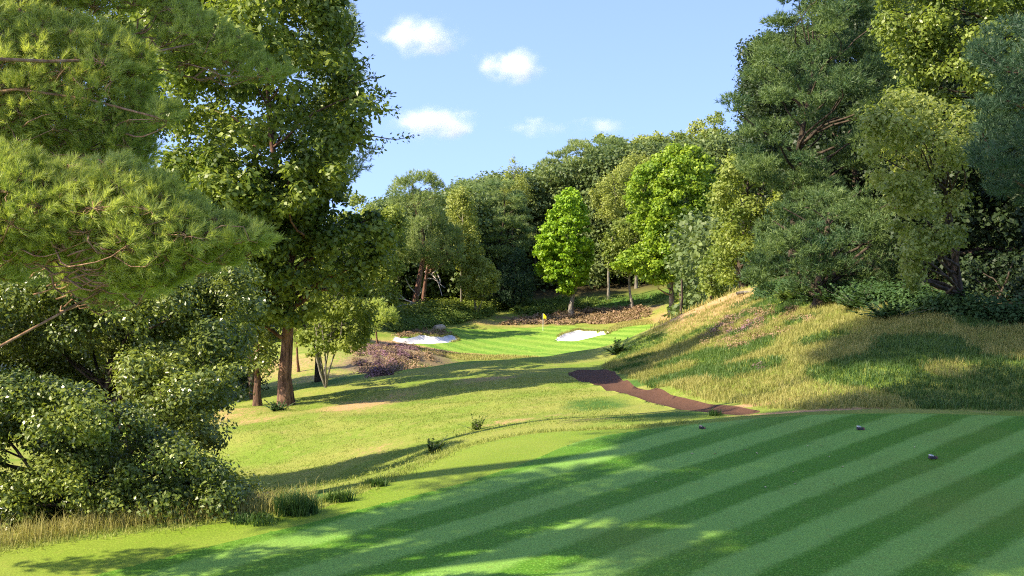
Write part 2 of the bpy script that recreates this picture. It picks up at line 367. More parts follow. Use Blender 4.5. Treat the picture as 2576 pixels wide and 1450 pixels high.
def joined_tubes(paths, sides=7):
    """paths: list of (pts, radii) -> V, F"""
    Vs = []; Fs = []; off = 0
    for pts, rad in paths:
        pts = np.asarray(pts, float); n = len(pts); rad = np.asarray(rad, float)
        d = np.gradient(pts, axis=0); d = unit(d)
        ref = np.array([1., 0, 0]) if abs(d[0][0]) < .8 else np.array([0, 1., 0])
        s = unit(np.cross(d, ref)); u = np.cross(s, d)
        an = np.linspace(0, 2 * math.pi, sides, endpoint=False)
        ring = pts[:, None] + rad[:, None, None] * (s[:, None] * np.cos(an)[None, :, None] + u[:, None] * np.sin(an)[None, :, None])
        Vs.append(ring.reshape(-1, 3))
        i, j = np.meshgrid(np.arange(n - 1), np.arange(sides), indexing='ij'); j2 = (j + 1) % sides
        Fs.append((np.stack([i * sides + j, i * sides + j2, (i + 1) * sides + j2, (i + 1) * sides + j], -1) + off).reshape(-1, 4))
        off += n * sides
    return np.concatenate(Vs), np.concatenate(Fs)
def wiggle(a, b, n=7, amp=.06, sag=0.):
    a = np.asarray(a, float); b = np.asarray(b, float); t = np.linspace(0, 1, n)[:, None]
    L = np.linalg.norm(b - a); g1, g2, g3 = rng.normal(size=(3, 3)) * amp * L * np.array([[.6], [.35], [.2]])
    p = a + (b - a) * t + g1 * np.sin(t * math.pi) + g2 * np.sin(t * 2 * math.pi) + g3 * np.sin(t * 3 * math.pi); p[:, 2] += (sag * L * np.sin(t * math.pi)).ravel(); return p

def sample_poly(poly, n):
    poly = np.asarray(poly, float); lo = poly.min(0); hi = poly.max(0); out = []
    while sum(map(len, out)) < n:
        q = rng.uniform(lo, hi, (n * 3, 2)); out.append(q[pip(poly, q[:, 0], q[:, 1])])
    return np.concatenate(out)[:n]
def poly_area(p):
    p = np.asarray(p, float); x, y = p.T; return abs(np.dot(x, np.roll(y, -1)) - np.dot(y, np.roll(x, -1))) / 2
def clumps_from_poly(poly, Y0, span, r, dens=1.0, spread=None):
    """crown lumps filling the outline of a tree with a rounded depth; r in metres"""
    mpp = Y0 / F; A = poly_area(poly) * mpp * mpp
    n = max(4, int(dens * A / (r * r * .55)))
    q = sample_poly(poly, n); d, bx, by = edge_dist(poly, q[:, 0], q[:, 1])
    rp = r / mpp
    # keep the lumps inside the outline
    m = d < rp * .55
    push = (rp * .55 - d) * m
    v = np.stack([q[:, 0] - bx, q[:, 1] - by], 1); v /= np.linalg.norm(v, axis=1, keepdims=True) + 1e-6
    q = q + v * push[:, None]
    dm = max(d.max(), 1); s = np.sqrt(np.clip(d / dm, 0.02, 1))
    u = rng.uniform(-1, 1, n); u = np.sign(u) * np.abs(u) ** .6
    Yd = Y0 + span * s * u
    P = at(q[:, 0], q[:, 1], Yd)
    rad = r * rng.uniform(.6, 1.3, n) * (.55 + .45 * np.clip(d / rp, 0, 1))
    return P, rad
SPEC = {   # kind, length, width, leaves' flatness, clump squash
 'leaf': dict(), }
COV = 1.3
def fill_leaf(P, rad, L, Wd, cov, squash=.75, upb=.5, trim=None):
    """scatter leaves on the lumps; returns arrays"""
    per = np.maximum(6, (COV * cov * rad ** 2 * math.pi / (L * Wd * .5)).astype(int))
    idx = np.repeat(np.arange(len(P)), per); n = len(idx)
    d = unit(rng.normal(size=(n, 3))); rr_ = rng.uniform(0, 1, n) ** .45
    wobr = 1 + .35 * np.sin(d[:, 0] * 5 + idx * 1.7) * np.sin(d[:, 1] * 4 + d[:, 2] * 5 + idx)
    off = d * (rr_ * wobr)[:, None] * rad[idx][:, None]; off[:, 2] *= squash
    c = P[idx] + off
    out = unit(off + 1e-6)
    nrm = unit(out * .8 + np.array([0, 0, upb]) + rng.normal(size=(n, 3)) * .55)
    ax = unit(np.cross(nrm, rng.normal(size=(n, 3)))) * 1.0 + out * .4 + np.array([0, 0, -.25])
    ct = rng.uniform(0, 1, len(P))
    tint = np.clip(.45 * ct[idx] + .55 * rng.uniform(0, 1, n), 0, 1)
    return c, ax, nrm, L * rng.uniform(.65, 1.25, n), Wd * rng.uniform(.7, 1.25, n), tint
def fill_pine(P, rad, L, w, cov, m=9, squash=.4, updir=.8):
    per = np.maximum(3, (COV * cov * rad ** 2 * math.pi / (L * w * .5 * m)).astype(int))
    idx = np.repeat(np.arange(len(P)), per); n = len(idx)
    d = unit(rng.normal(size=(n, 3))); rr_ = rng.uniform(0, 1, n) ** .5
    off = d * rr_[:, None] * rad[idx][:, None]; off[:, 2] *= squash
    c = P[idx] + off
    ax = unit(unit(off + 1e-6) * .9 + np.array([0, 0, updir]) + rng.normal(size=(n, 3)) * .3)
    ct = rng.uniform(0, 1, len(P)); tt = .45 * ct[idx] + .35 * rng.uniform(0, 1, n)
    k = np.repeat(np.arange(n), m); nn = len(k)
    dirs = unit(ax[k] * rng.uniform(.5, 1.4, (nn, 1)) + rng.normal(size=(nn, 3)) * .6)
    b = c[k] + ax[k] * rng.uniform(-.35, .35, (nn, 1)) * L
    return b, b + dirs * (L * rng.uniform(.6, 1.15, nn))[:, None], np.full(nn, w), np.clip(tt[k] + .2 * rng.uniform(0, 1, nn), 0, 1)

def foot_of(px, py, Y):
    p = at(px, py, Y); p[2] = float(hgt(p[0], p[1])) - .05; return p
def tree(name, label, foot, crowns, kind, mat, r=.6, L=.14, Wd=.09, cov=1.6, dens=1.0, squash=.75, bark='bark_dark', tr=.2, top=None, limbs=14,
         cat='tree', group=None, m=9, stems=None, extra=None, lean=0., dead=0, upd=.8):
    """trunk with limbs and a crown of leaf lumps; crowns: outlines with depth or ready lumps"""
    foot = np.asarray(foot, float); root = empty(name, foot); tag(root, label, cat, group)
    Ps = []; Rs = []
    for c in crowns:
        if isinstance(c[0], str):
            Ps.append(np.asarray(c[1])); Rs.append(np.asarray(c[2]))
        else:
            p_, r_ = clumps_from_poly(c[0], c[1], c[2], c[3] if len(c) > 3 else r, dens); Ps.append(p_); Rs.append(r_)
    P = np.concatenate(Ps); Rd = np.concatenate(Rs)
    g = hgt(P[:, 0], P[:, 1]); P[:, 2] = np.maximum(P[:, 2], g + Rd * .4)
    if kind == 'leaf':
        a = fill_leaf(P, Rd, L, Wd, cov, squash)
        leaves('crown', *a[:6], M[mat], root, tuple(foot))
    else:
        a = fill_pine(P, Rd, L, Wd, cov, m, squash, upd)
        needles('crown', *a, M[mat], root, tuple(foot))
    zt = top if top is not None else np.percentile(P[:, 2], 88)
    cxy = P[:, :2].mean(0)
    topp = np.array([foot[0] + (cxy[0] - foot[0]) * .55 + lean, foot[1] + (cxy[1] - foot[1]) * .55, zt])
    paths = []
    n = 12; tt = np.linspace(0, 1, n)[:, None]
    if stems:
        for sx, sy, rad in stems:
            tpt = np.array([foot[0] + sx, foot[1] + sy, zt * .7 + foot[2] * .3])
            pts = wiggle(foot, tpt, 9, .06); paths.append((pts - foot, np.linspace(rad, rad * .35, 9)))
        main = wiggle(foot, topp, n, .03)
    else:
        main = wiggle(foot, topp, n, .035); main[1] = foot + (topp - foot) * (1. / (n - 1))
        flare = tr * (1 - .82 * tt.ravel()) + tr * .45 * np.exp(-tt.ravel() * 22)
        paths.append((main - foot, flare))
    idx = rng.choice(len(P), min(limbs, len(P)), replace=False)
    for i in idx:
        e = P[i]; h = np.hypot(*(e[:2] - topp[:2])); zs = e[2] - .45 * h - .2
        f = np.clip((zs - foot[2]) / (zt - foot[2] + 1e-6), .12, .95); s = main[0] + (main[-1] - main[0]) * f
        kx = f * (n - 1); k0 = int(kx); s = main[k0] + (main[min(k0 + 1, n - 1)] - main[k0]) * (kx - k0)
        lr = tr * (1 - .8 * f) * .45
        paths.append((wiggle(s, e, 7, .10, .05) - foot, np.linspace(lr, lr * .2 + .008, 7)))
    V, Fc = joined_tubes(paths, 8)
    new_mesh('trunk', V, 4, Fc, M[bark], root, tuple(foot), smooth=True)
    for ch in root.children: ch.location = (0, 0, 0)
    return root
def E(x, y, rx, ry, n=14, seed=0):
    r_ = np.random.default_rng(int(x * 7 + y * 13 + seed)); a = np.linspace(0, 2 * math.pi, n, endpoint=False)
    k = 1 + r_.uniform(-.14, .14, n); return [(x + rx * math.cos(t_) * q, y + ry * math.sin(t_) * q) for t_, q in zip(a, k)]
def lumps_world(cx, cy, cz, rx, ry, rz, r, n):
    d = unit(rng.normal(size=(n, 3))) * (rng.uniform(.2, 1, n) ** .5)[:, None]
    return ('w', np.array([cx, cy, cz]) + d * np.array([rx, ry, rz]), r * rng.uniform(.7, 1.3, n))

exec_parts = True
# ---- foreground, left
# near pine: boughs of needle shoots
def near_pine():
    foot = np.array([-8.6, 8.6, float(hgt(-8.6, 8.6)) - .05])
    root = empty('pine_tree', foot); tag(root, 'bright yellow-green long-needled pine whose boughs fill the upper left corner', 'pine tree')
    lobes = [([(-160,20),(100,20),(250,60),(330,100),(390,150),(400,200),(370,260),(390,320),(380,420),(300,430),(180,400),(60,380),(-160,420)], 11.0, .9, 2600),
             ([(-160,370),(40,375),(130,425),(300,400),(420,460),(520,530),(640,580),(690,605),(600,660),(480,700),(400,740),(300,740),(200,660),(-160,660)], 9.8, .8, 3600),
             ([(380,-30),(480,10),(560,60),(640,120),(700,170),(745,185),(640,230),(560,200),(470,160),(430,200),(390,120)], 11.8, .6, 600),
             ([(-160,-200),(380,-200),(420,-40),(390,30),(250,50),(-160,30)], 11.8, 1.0, 1700),
             ([(-950,450),(-150,400),(-150,740),(-950,820)], 11.0, 1.2, 1300),  # unseen lobe beyond the left edge, added to shade the tee
             ([(-160,20),(360,60),(370,420),(600,580),(560,690),(300,740),(-160,700)], 12.4, .9, 3000),
             ([(130,640),(330,690),(380,750),(260,800),(150,740)], 10.4,.5,300),
             ([(-100,600),(60,620),(80,700),(-100,740)], 10.0, .5, 120),
             ([(380,255),(440,262),(470,285),(420,320),(375,320)], 10.6, .3, 45)]
    bs = []; ds = []; hubs = []
    for poly, Y0, span, n in lobes:
        q = sample_poly(poly, n); d, _, _ = edge_dist(np.array(poly, float), q[:, 0], q[:, 1])
        s = np.sqrt(np.clip(d / d.max(), .03, 1)); u = rng.uniform(-1, 1, n); u = -np.abs(u) ** .7 * .9 + .35 * (u > .4)
        # cluster into sprays
        P = at(q[:, 0], q[:, 1], Y0 + span * s * u)
        hc = P[rng.choice(n, max(3, n // 22), replace=False)]
        dd = ((P[:, None] - hc[None]) ** 2).sum(2); k = dd.argmin(1)
        P = hc[k] + (P - hc[k]) * np.array([.8, .8, .62])
        out = unit(P - hc[k] + 1e-4)
        ax = unit(out * .8 + np.array([.45, -.1, .55]) + rng.normal(size=(n, 3)) * .25)
        bs.append(P); ds.append(ax); hubs.append((hc, k, P))
    P = np.concatenate(bs); ax = np.concatenate(ds); n = len(P)
    m = 50; i = np.repeat(np.arange(n), m); nn = len(i); t_ = rng.uniform(0, 1, nn)
    sl = rng.uniform(.07, .13, n)
    base = P[i] + ax[i] * (t_ * sl[i])[:, None]
    perp = unit(np.cross(ax[i], rng.normal(size=(nn, 3))))
    dirs = unit(ax[i] * (.55 + .9 * t_)[:, None] + perp * rng.uniform(.5, 1.0, (nn, 1)))
    tip = base + dirs * rng.uniform(.055, .095, (nn, 1)) + np.array([0, 0, .004])
    tint = np.clip(rng.uniform(0, .5, n)[i] + rng.uniform(0, .5, nn), 0, 1)
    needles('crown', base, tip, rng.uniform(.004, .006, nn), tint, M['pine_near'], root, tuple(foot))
    paths = []
    main = wiggle(foot, foot + np.array([.4, .5, 11]), 12, .03); paths.append((main - foot, np.linspace(.26, .08, 12)))
    for hc, k, PP in hubs:
        c0 = hc.mean(0)
        s = main[min(11, max(2, int((c0[2] - foot[2] - .8) / 11 * 11)))]
        far_ = hc[np.argsort(-hc[:, 0])[:max(1, len(hc) // 9)]]
        for e in [c0]:
            b = wiggle(s, e, 14, .12); paths.append((b - foot, np.linspace(.035, .01, 14)))
        for a_ in hc:
            st = c0 * .35 + a_ * .65 + np.array([-.5, .15, -.12]); paths.append((wiggle(st, a_, 7, .2) - foot, np.linspace(.010, .004, 7)))
        sel = rng.choice(len(PP), int(len(PP) * .45), replace=False)
        for j in sel: paths.append((wiggle(hc[k[j]], PP[j], 4, .2) - foot, np.linspace(.004, .003, 4)))
    V, Fc = joined_tubes(paths, 5); new_mesh('trunk', V, 4, Fc, M['twig'], root, tuple(foot), smooth=True)
    for ch in root.children: ch.location = (0, 0, 0)
near_pine()

# oak over the two bare trunks
tree('oak_tree', 'tall dark leafy tree on the thick brown trunk at the top of the left slope', foot_of(720, 1022, 38),
     [([(300,-250),(800,-250),(860,-130),(880,20),(895,60),(895,130),(925,160),(940,215),(985,255),(975,290),(985,325),(945,350),(895,390),(880,430),(800,430),(700,400),(560,520),(400,470),(360,300)], 36, 4.5, .75),
      ([(400,430),(560,480),(640,520),(700,560),(760,600),(700,700),(640,760),(560,700),(400,700)], 35.5, 2.5, .6),
      ([(700,410),(860,430),(885,470),(800,520),(720,500)], 37, 1.5, .4),
      ([(690,500),(790,500),(860,520),(830,580),(760,640),(680,640)], 37, 1.6, .45), ([(540,540),(820,540),(960,520),(1000,600),(940,720),(805,800),(700,835),(600,850),(520,760)], 36.5, 1.6, .45), ([(420,380),(700,380),(880,400),(880,480),(700,560),(450,520)], 34.5, 2.0, .5), ([(560,420),(860,420),(880,520),(760,600),(560,560)], 36.5, 1.4, .45)],
     'leaf', 'oak', L=.20, Wd=.125, cov=1.45, dens=1.1, bark='bark_brown', tr=.24, limbs=46, top=8.5)
def sprig(base, pts, root):
    pass
# twigs that stick out of the oak against the sky
def sky_sprigs():
    root = [o for o in C.objects if o.name == 'oak_tree'][0]; foot = np.array(root.location)
    lines = [((905,345),(1042,338)),((880,250),(985,232)),((870,200),(929,142)),((900,300),(1000,288)),((890,215),(955,200)),((860,120),(905,60)),((900,360),(965,372))]
    paths = []; cs = []; axs = []
    for (a, b), in [(l,) for l in lines]:
        p0 = at(*a, 36); p1 = at(*b, 35.5); w_ = wiggle(p0, p1, 10, .12); paths.append((w_ - foot, np.linspace(.025, .007, 10)))
        for k in range(46):
            f = rng.uniform(.15, 1) ** .8; j = f * 8.99; j0 = int(j); q = w_[j0] + (w_[j0 + 1] - w_[j0]) * (j - j0)
            o = rng.normal(size=3) * .09 * (1.5 - f * .6); cs.append(q + o); axs.append(unit(o + (p1 - p0) * .06))
    V, Fc = joined_tubes(paths, 5); o = new_mesh('twig', V, 4, Fc, M['bark_dark'], root, (0, 0, 0))
    cs = np.array(cs); n = len(cs)
    leaves('foliage', cs, np.array(axs), unit(rng.normal(size=(n, 3)) + np.array([0, 0, .6])), rng.uniform(.1, .17, n), rng.uniform(.05, .08, n), rng.uniform(0, 1, n), M['oak'], root, tuple(foot)).location = (0, 0, 0)
sky_sprigs()
tree('pine_tree', 'pine showing pale green tufts against the sky just behind the tall oak', foot_of(800, 985, 50),
     [([(780,-130),(870,-60),(885,10),(915,80),(905,100),(880,150),(925,185),(900,220),(880,330),(960,365),(975,385),(930,410),(880,470),(780,470),(740,300)], 47, 3, .75)],
     'pine', 'pine', L=.24, Wd=.03, cov=1.0, bark='bark_dark', tr=.12, limbs=16)
tree('holly_tree', 'small bushy tree on a thin dark trunk left of the thick brown trunk', foot_of(648, 1018, 39),
     [([(540,640),(700,640),(705,830),(712,900),(680,940),(610,950),(550,920)], 38.5, 2.0, .5)], 'leaf', 'holly', L=.13, Wd=.08, cov=1.35, bark='bark_brown', tr=.14, limbs=12)
tree('young_tree', 'many-stemmed shrubby tree with thin pale stems right of the thick brown trunk', foot_of(820, 972, 44),
     [([(700,560),(830,530),(930,520),(990,590),(985,700),(960,760),(930,860),(890,900),(830,890),(775,915),(745,870),(760,760),(700,650)], 43.5, 2.6, .55)],
     'leaf', 'broad', L=.16, Wd=.10, cov=1.15, dens=.9, bark='bark_grey', tr=.07, limbs=16, stems=[(-.9,.2,.045),(-.5,-.3,.05),(.45,.2,.05),(.95,-.2,.04),(.2,.5,.05),(-.2,-.5,.04)])
tree('holly_tree', 'big glossy dark holly behind the low bush at the left edge', np.array([-7.6, 20.5, float(hgt(-7.6, 20.5))]),
     [([(-200,600),(120,610),(300,640),(430,620),(560,600),(640,680),(680,760),(640,880),(600,930),(590,1010),(540,1050),(440,1040),(330,920),(200,900),(-200,930)], 19.5, 2.2, .55),
      ([(330,800),(560,900),(585,1040),(540,1130),(440,1120),(330,1020)], 18.5, 1.2, .4),
      ([(-200,600),(330,640),(560,700),(590,1000),(540,1060),(-200,1060)], 21, .9, .6),
      ([(300,880),(600,900),(592,1010),(548,1090),(560,1150),(420,1160),(300,1060)], 17.2, 1.0, .42)],
     'leaf', 'holly', L=.078, Wd=.043, cov=1.4, dens=1.2, bark='bark_dark', tr=.16, limbs=34, top=1.5)
tree('holly_bush', 'glossy holly bush spreading low over the grass in the lower left corner', np.array([-5.6, 14.6, float(hgt(-5.6, 14.6)) - .05]),
     [([(-200,980),(60,930),(160,950),(300,985),(400,1050),(480,1120),(560,1150),(620,1190),(645,1250),(600,1290),(520,1310),(300,1335),(100,1360),(-200,1380)], 14.3, 1.1, .34)],
     'leaf', 'holly', L=.064, Wd=.035, cov=1.6, dens=1.35, bark='bark_dark', tr=.07, limbs=30, cat='bush', top=1.0)
tree('oak_tree', 'leafy oak seen through the gaps between the near pine boughs', np.array([-19, 45, float(hgt(-19, 45))]),
     [([(-250,-250),(300,-250),(450,-100),(430,300),(300,520),(-250,520)], 44, 3.5, 1.0)], 'leaf', 'oak', L=.15, Wd=.095, cov=1.1, bark='bark_brown', tr=.25, limbs=30)
for lb, x, y, cr in (('tall pine beside the near pine, unseen and added to shade the tee', -10, 9, [(-10,9,15.8,2.3,2.2,4.2,.9,190),(-10,10.3,8.4,1.2,.9,1.2,.5,26),(-10,7.1,14.2,1.6,1.2,3.2,.7,90),(-10,10.8,10.3,1.6,1.2,1.8,.5,60)]),  # unseen pines added at the left; crown lumps placed to shade tee and bank
                     ('tall pine left of the holly bush, unseen and added to shade the back of the tee', -11.2, 12.9, [(-11.2,12.2,18.3,3.1,3.0,4.9,1.0,250),(-11,17,13.2,1.5,1.3,1.1,.6,20)]),
                     ('tall pine behind the big holly, unseen and added to shade the bank', -12.5, 18, [(-12.5,18,22.8,3.0,2.9,2.6,1.0,130)])):
    tree('pine_tree', lb, np.array([x, y, float(hgt(x, y))]), [lumps_world(*c) for c in cr], 'pine', 'pine', L=.26, Wd=.04, cov=.8, bark='bark_red', tr=.3, limbs=24, squash=.5)
tree('pine_sapling', 'small pale pine peeping out behind the thick brown trunk', foot_of(750, 900, 62), [([(712,745),(760,728),(792,765),(782,815),(745,880),(712,830)], 61, 1.2, .5)],
     'pine', 'pine_near', L=.2, Wd=.03, cov=1.1, tr=.08, bark='bark_red', limbs=6)
tree('pine_sapling', 'bushy pale green young pine above the purple heather', foot_of(950, 845, 100), [([(895,765),(955,745),(1000,785),(1005,815),(940,845),(890,830)], 99, 2, .9)],
     'pine', 'pine_near', L=.3, Wd=.05, cov=1.2, tr=.1, bark='bark_red', limbs=6)
# ---- far wood, left of the green
def ft(*a, **k): return tree(*a, **k)
ft('broadleaf_tree', 'dark round leafy tree just left of the two bare pine trunks', foot_of(950, 822, 128), [([(860,470),(960,500),(1015,520),(1030,640),(1005,770),(960,790),(870,790)], 127, 4, 1.4)],
   'leaf', 'broad', L=.34, Wd=.24, cov=1.3)
ft('broadleaf_tree', 'leafy tree in the valley glimpsed left of the thick brown trunk', foot_of(600, 880, 105), [(E(590,740,120,140), 104, 5, 1.4)], 'leaf', 'broad', L=.34, Wd=.24, cov=1.2)
ft('broadleaf_tree', 'leafy tree in the valley glimpsed right of the thick brown trunk', foot_of(820, 870, 108), [(E(800,720,110,140), 107, 5, 1.4)], 'leaf', 'broad', L=.34, Wd=.24, cov=1.2)
ft('pine_tree', 'tall bare-trunked pine with flat crown, left one of the leaning pair', foot_of(1046, 803, 142),
   [([(985,450),(1030,428),(1080,430),(1115,460),(1110,500),(1130,540),(1120,600),(1090,660),(1020,670),(975,640),(985,560),(965,500)], 141, 3.8, 1.1)],
   'pine', 'pine', L=.42, Wd=.065, cov=1.25, bark='bark_red', tr=.42, limbs=16, lean=-.3)
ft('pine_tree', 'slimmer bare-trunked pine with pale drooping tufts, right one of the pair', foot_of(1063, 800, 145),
   [([(1080,560),(1130,540),(1165,590),(1170,650),(1130,690),(1080,690),(1050,640)], 144, 3, 1.05)],
   'pine', 'pine', L=.42, Wd=.065, cov=1.2, bark='bark_red', tr=.3, limbs=14, top=0)
ft('birch_tree', 'yellow-green birch right of the leaning pine pair', foot_of(1160, 780, 149), [([(1130,480),(1165,462),(1190,500),(1205,580),(1225,640),(1200,700),(1150,690),(1140,600),(1120,540)], 148, 3, .9)],
   'leaf', 'birch', L=.30, Wd=.2, cov=1.1, bark='bark_grey', squash=1.2, tr=.16)
ft('birch_tree', 'low birch with thin pale stems at the wood edge behind the bracken', foot_of(1200, 790, 147), [([(1150,650),(1230,640),(1262,690),(1250,740),(1200,765),(1150,740)], 146, 3, .9)],
   'leaf', 'birch', L=.28, Wd=.2, cov=1.2, bark='bark_grey', tr=.12, stems=[(-1.2,0,.09),(-2.0,.5,.09),(1.0,.5,.08)])
ft('pine_tree', 'dark pine with layered blue-green branches in the middle of the wood', foot_of(1265, 775, 160),
   [([(1200,470),(1240,440),(1290,450),(1330,500),(1345,580),(1320,650),(1260,680),(1195,620),(1190,540)], 158, 4.5, 1.2)],
   'pine', 'pine_dark', L=.5, Wd=.08, cov=1.25, bark='bark_dark', tr=.3, squash=.28)
ft('pine_tree', 'narrow blue-green pine between the layered pine and the yellow birch', foot_of(1215, 775, 166), [([(1165,470),(1200,450),(1240,480),(1235,600),(1190,620)], 165, 4, 1.2)],
   'pine', 'pine_dark', L=.5, Wd=.08, cov=1.2, squash=.3)
ft('birch_tree', 'tall thin-topped silvery birch rising to a point above the wood', foot_of(1290, 770, 172), [([(1262,450),(1280,410),(1290,385),(1302,410),(1325,440),(1340,500),(1280,520),(1250,490)], 170, 3, .8)],
   'leaf', 'birch', L=.3, Wd=.16, cov=.8, bark='bark_grey', squash=1.3, dens=.85)
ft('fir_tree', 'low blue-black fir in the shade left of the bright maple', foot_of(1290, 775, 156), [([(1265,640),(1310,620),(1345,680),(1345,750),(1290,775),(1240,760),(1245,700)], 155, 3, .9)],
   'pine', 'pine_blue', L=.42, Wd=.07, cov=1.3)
ft('pine_tree', 'tall spreading pine standing behind the bright narrow maple', foot_of(1420, 765, 178),
   [([(1340,410),(1390,375),(1420,370),(1440,345),(1480,345),(1500,380),(1500,450),(1440,500),(1370,480),(1345,450)], 177, 5, 1.4)],
   'pine', 'pine', L=.55, Wd=.09, cov=1.25, squash=.35)
ft('pine_tree', 'rounded pine behind the birches between the two maples', foot_of(1540, 765, 182), [([(1470,380),(1500,345),(1545,335),(1590,350),(1610,400),(1590,450),(1500,470)], 181, 5, 1.4)],
   'pine', 'pine_dark', L=.55, Wd=.09, cov=1.25, squash=.4)
ft('maple_tree', 'narrow bright lime-green maple standing alone behind the flag', foot_of(1437, 760, 150),
   [([(1400,490),(1420,470),(1440,468),(1460,490),(1480,530),(1490,580),(1497,620),(1485,680),(1480,710),(1440,745),(1415,745),(1380,720),(1350,690),(1337,640),(1345,600),(1370,560),(1385,520)], 150, 3.6, .8)],
   'leaf', 'maple', L=.42, Wd=.32, cov=1.65, dens=1.1, squash=.6, bark='bark_grey', tr=.34, limbs=10, top=-2)
ft('maple_tree', 'broad bright green maple in front of the shaded right-hand wood', foot_of(1690, 765, 142),
   [([(1645,385),(1700,356),(1755,362),(1795,400),(1812,460),(1812,560),(1800,640),(1760,700),(1690,690),(1620,610),(1578,550),(1570,480),(1600,420)], 141, 5, 1.05),
    ([(1545,650),(1600,610),(1680,590),(1740,620),(1745,680),(1700,715),(1640,720),(1590,690),(1530,680)], 138.5, 3, .85)],
   'leaf', 'maple2', L=.42, Wd=.32, cov=1.7, dens=1.2, squash=.6, bark='bark_grey', tr=.36, limbs=14, top=-1)
ft('broadleaf_tree', 'shaded dark leafy tree under the broad maple, its crown in shadow', foot_of(1590, 765, 150), [([(1530,560),(1590,520),(1640,560),(1640,640),(1590,700),(1530,690),(1510,620)], 149, 3.5, 1.0)],
   'leaf', 'broad', L=.36, Wd=.26, cov=1.3, bark='bark_grey')
ft('birch_tree', 'feathery yellow-green birch just right of the narrow maple', foot_of(1530, 768, 160), [([(1480,480),(1510,450),(1550,420),(1575,410),(1600,440),(1600,500),(1560,550),(1510,560),(1485,530)], 159, 3, .95)],
   'leaf', 'birch', L=.3, Wd=.2, cov=1.05, bark='bark_grey', squash=1.2, limbs=8)
ft('birch_tree', 'feathery birch with white stem showing, left of the broad maple top', foot_of(1600, 768, 166), [([(1560,400),(1600,385),(1640,400),(1650,460),(1600,500),(1565,470)], 165, 3, .95)],
   'leaf', 'birch', L=.3, Wd=.2, cov=1.0, bark='bark_grey', squash=1.2, limbs=8)
ftops = [(1520,372,55,40,'olive bushy treetop on the skyline above the feathery birches'),(1625,372,60,34,'olive treetop on the skyline left of the broad maple'),
         (1700,362,50,30,'green treetop just above the broad maple'),(1765,340,45,44,'green treetop on the skyline beside the tall dark pine'),(1800,325,40,44,'highest far treetop touching the tall dark pine'),
         (1660,345,35,16,'lowest olive treetop on the skyline over the maple')]
for i, (x, y, rx, ry, lb) in enumerate(ftops):
    ft('broadleaf_tree', lb, foot_of(x, 745, 195 - i), [(E(x, y + 15, rx, ry + 15), 194 - i, 5, 1.3)], 'leaf', 'birch' if i % 2 else 'broad', L=.45, Wd=.32, cov=1.15, group='trees on the far skyline')
ft('pine_tree', 'dark pine between the valley oak tops and the leaning pair', foot_of(980, 820, 150), [(E(1140,500,40,36), 170, 4, 1.2), (E(1190,480,40,30), 172, 4, 1.2)], 'pine', 'pine_dark', L=.5, Wd=.08, cov=1.1)
# dead white boughs on the pine pair
def dead_boughs():
    pr = [o for o in C.objects if o.get('label', '').startswith('tall bare-trunked pine with flat')][0]; foot = np.array(pr.location)
    ps = [[(1045,765),(1020,755),(1000,750),(975,752)],[(1044,765),(1010,768),(990,778)],[(1000,750),(985,740),(970,738)],[(1043,735),(1030,722),(1020,700)],[(1020,755),(1005,742),(1000,732)],
          [(1052,745),(1060,735),(1058,722)]]
    qs = [[(1068,685),(1085,690),(1100,705),(1108,730),(1112,745)],[(1068,700),(1090,702),(1105,712)],[(1100,690),(1108,705),(1106,715),(1120,725)],[(1085,690),(1100,680),(1104,672)]]
    for L_, Y in ((ps, 141.5), (qs, 144.5)):
        r_ = pr if L_ is ps else [o for o in C.objects if o.get('label', '').startswith('slimmer bare-trunked')][0]
        ft_ = np.array(r_.location)
        for q in L_:
            pts = np.array([at(a, b, Y - .5 * k) for k, (a, b) in enumerate(q)])
            tt = np.linspace(0, 1, 9); pp = np.stack([np.interp(tt, np.linspace(0, 1, len(q)), pts[:, c]) for c in range(3)], 1)
            V, Fc = joined_tubes([(pp - ft_, np.linspace(.10, .035, 9))], 6); new_mesh('dead_branch', V, 4, Fc, M['dead'], r_, (0, 0, 0), smooth=True)
dead_boughs()

# ---- right side
tree('pine_tree', 'tall dark pine with yellow-lit branch tips at the left end of the right-hand wood', foot_of(1985, 745, 46),
     [([(1955,-150),(2330,-150),(2330,120),(2290,260),(2250,420),(2100,480),(1960,480),(1880,470),(1850,420),(1865,360),(1835,300),(1800,238),(1845,225),(1845,180),(1868,150),(1885,100),(1915,70),(1945,20)], 44, 4.5, .8),
      ([(1940,430),(2060,420),(2140,480),(2120,560),(2000,560),(1930,500)], 43, 2.5, .6)],
     'pine', 'pine_shaded', L=.23, Wd=.032, cov=1.1, dens=1.0, squash=.38, bark='bark_dark', tr=.26, limbs=40, top=9)
tree('broadleaf_tree', 'dark leafy tree rising from the far end of the sandy ridge', foot_of(1870, 745, 60),
     [([(1790,480),(1810,420),(1850,380),(1930,400),(1990,480),(2000,620),(1960,740),(1860,755),(1800,740),(1785,620)], 59, 4, .9)], 'leaf', 'broad', L=.2, Wd=.13, cov=1.35, tr=.25, limbs=20)
tree('broadleaf_tree', 'shaded small tree between the broad maple and the sandy ridge', foot_of(1790, 770, 84),
     [([(1770,640),(1805,610),(1840,640),(1850,725),(1810,757),(1765,745),(1755,690)], 83, 2.4, .8)], 'leaf', 'broad', L=.24, Wd=.18, cov=1.3, tr=.2)
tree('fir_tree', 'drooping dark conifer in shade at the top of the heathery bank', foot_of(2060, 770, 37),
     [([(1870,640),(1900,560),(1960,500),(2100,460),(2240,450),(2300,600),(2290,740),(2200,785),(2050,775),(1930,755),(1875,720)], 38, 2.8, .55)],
     'pine', 'pine_shaded', L=.2, Wd=.028, cov=1.1, squash=.45, tr=.22, limbs=26)
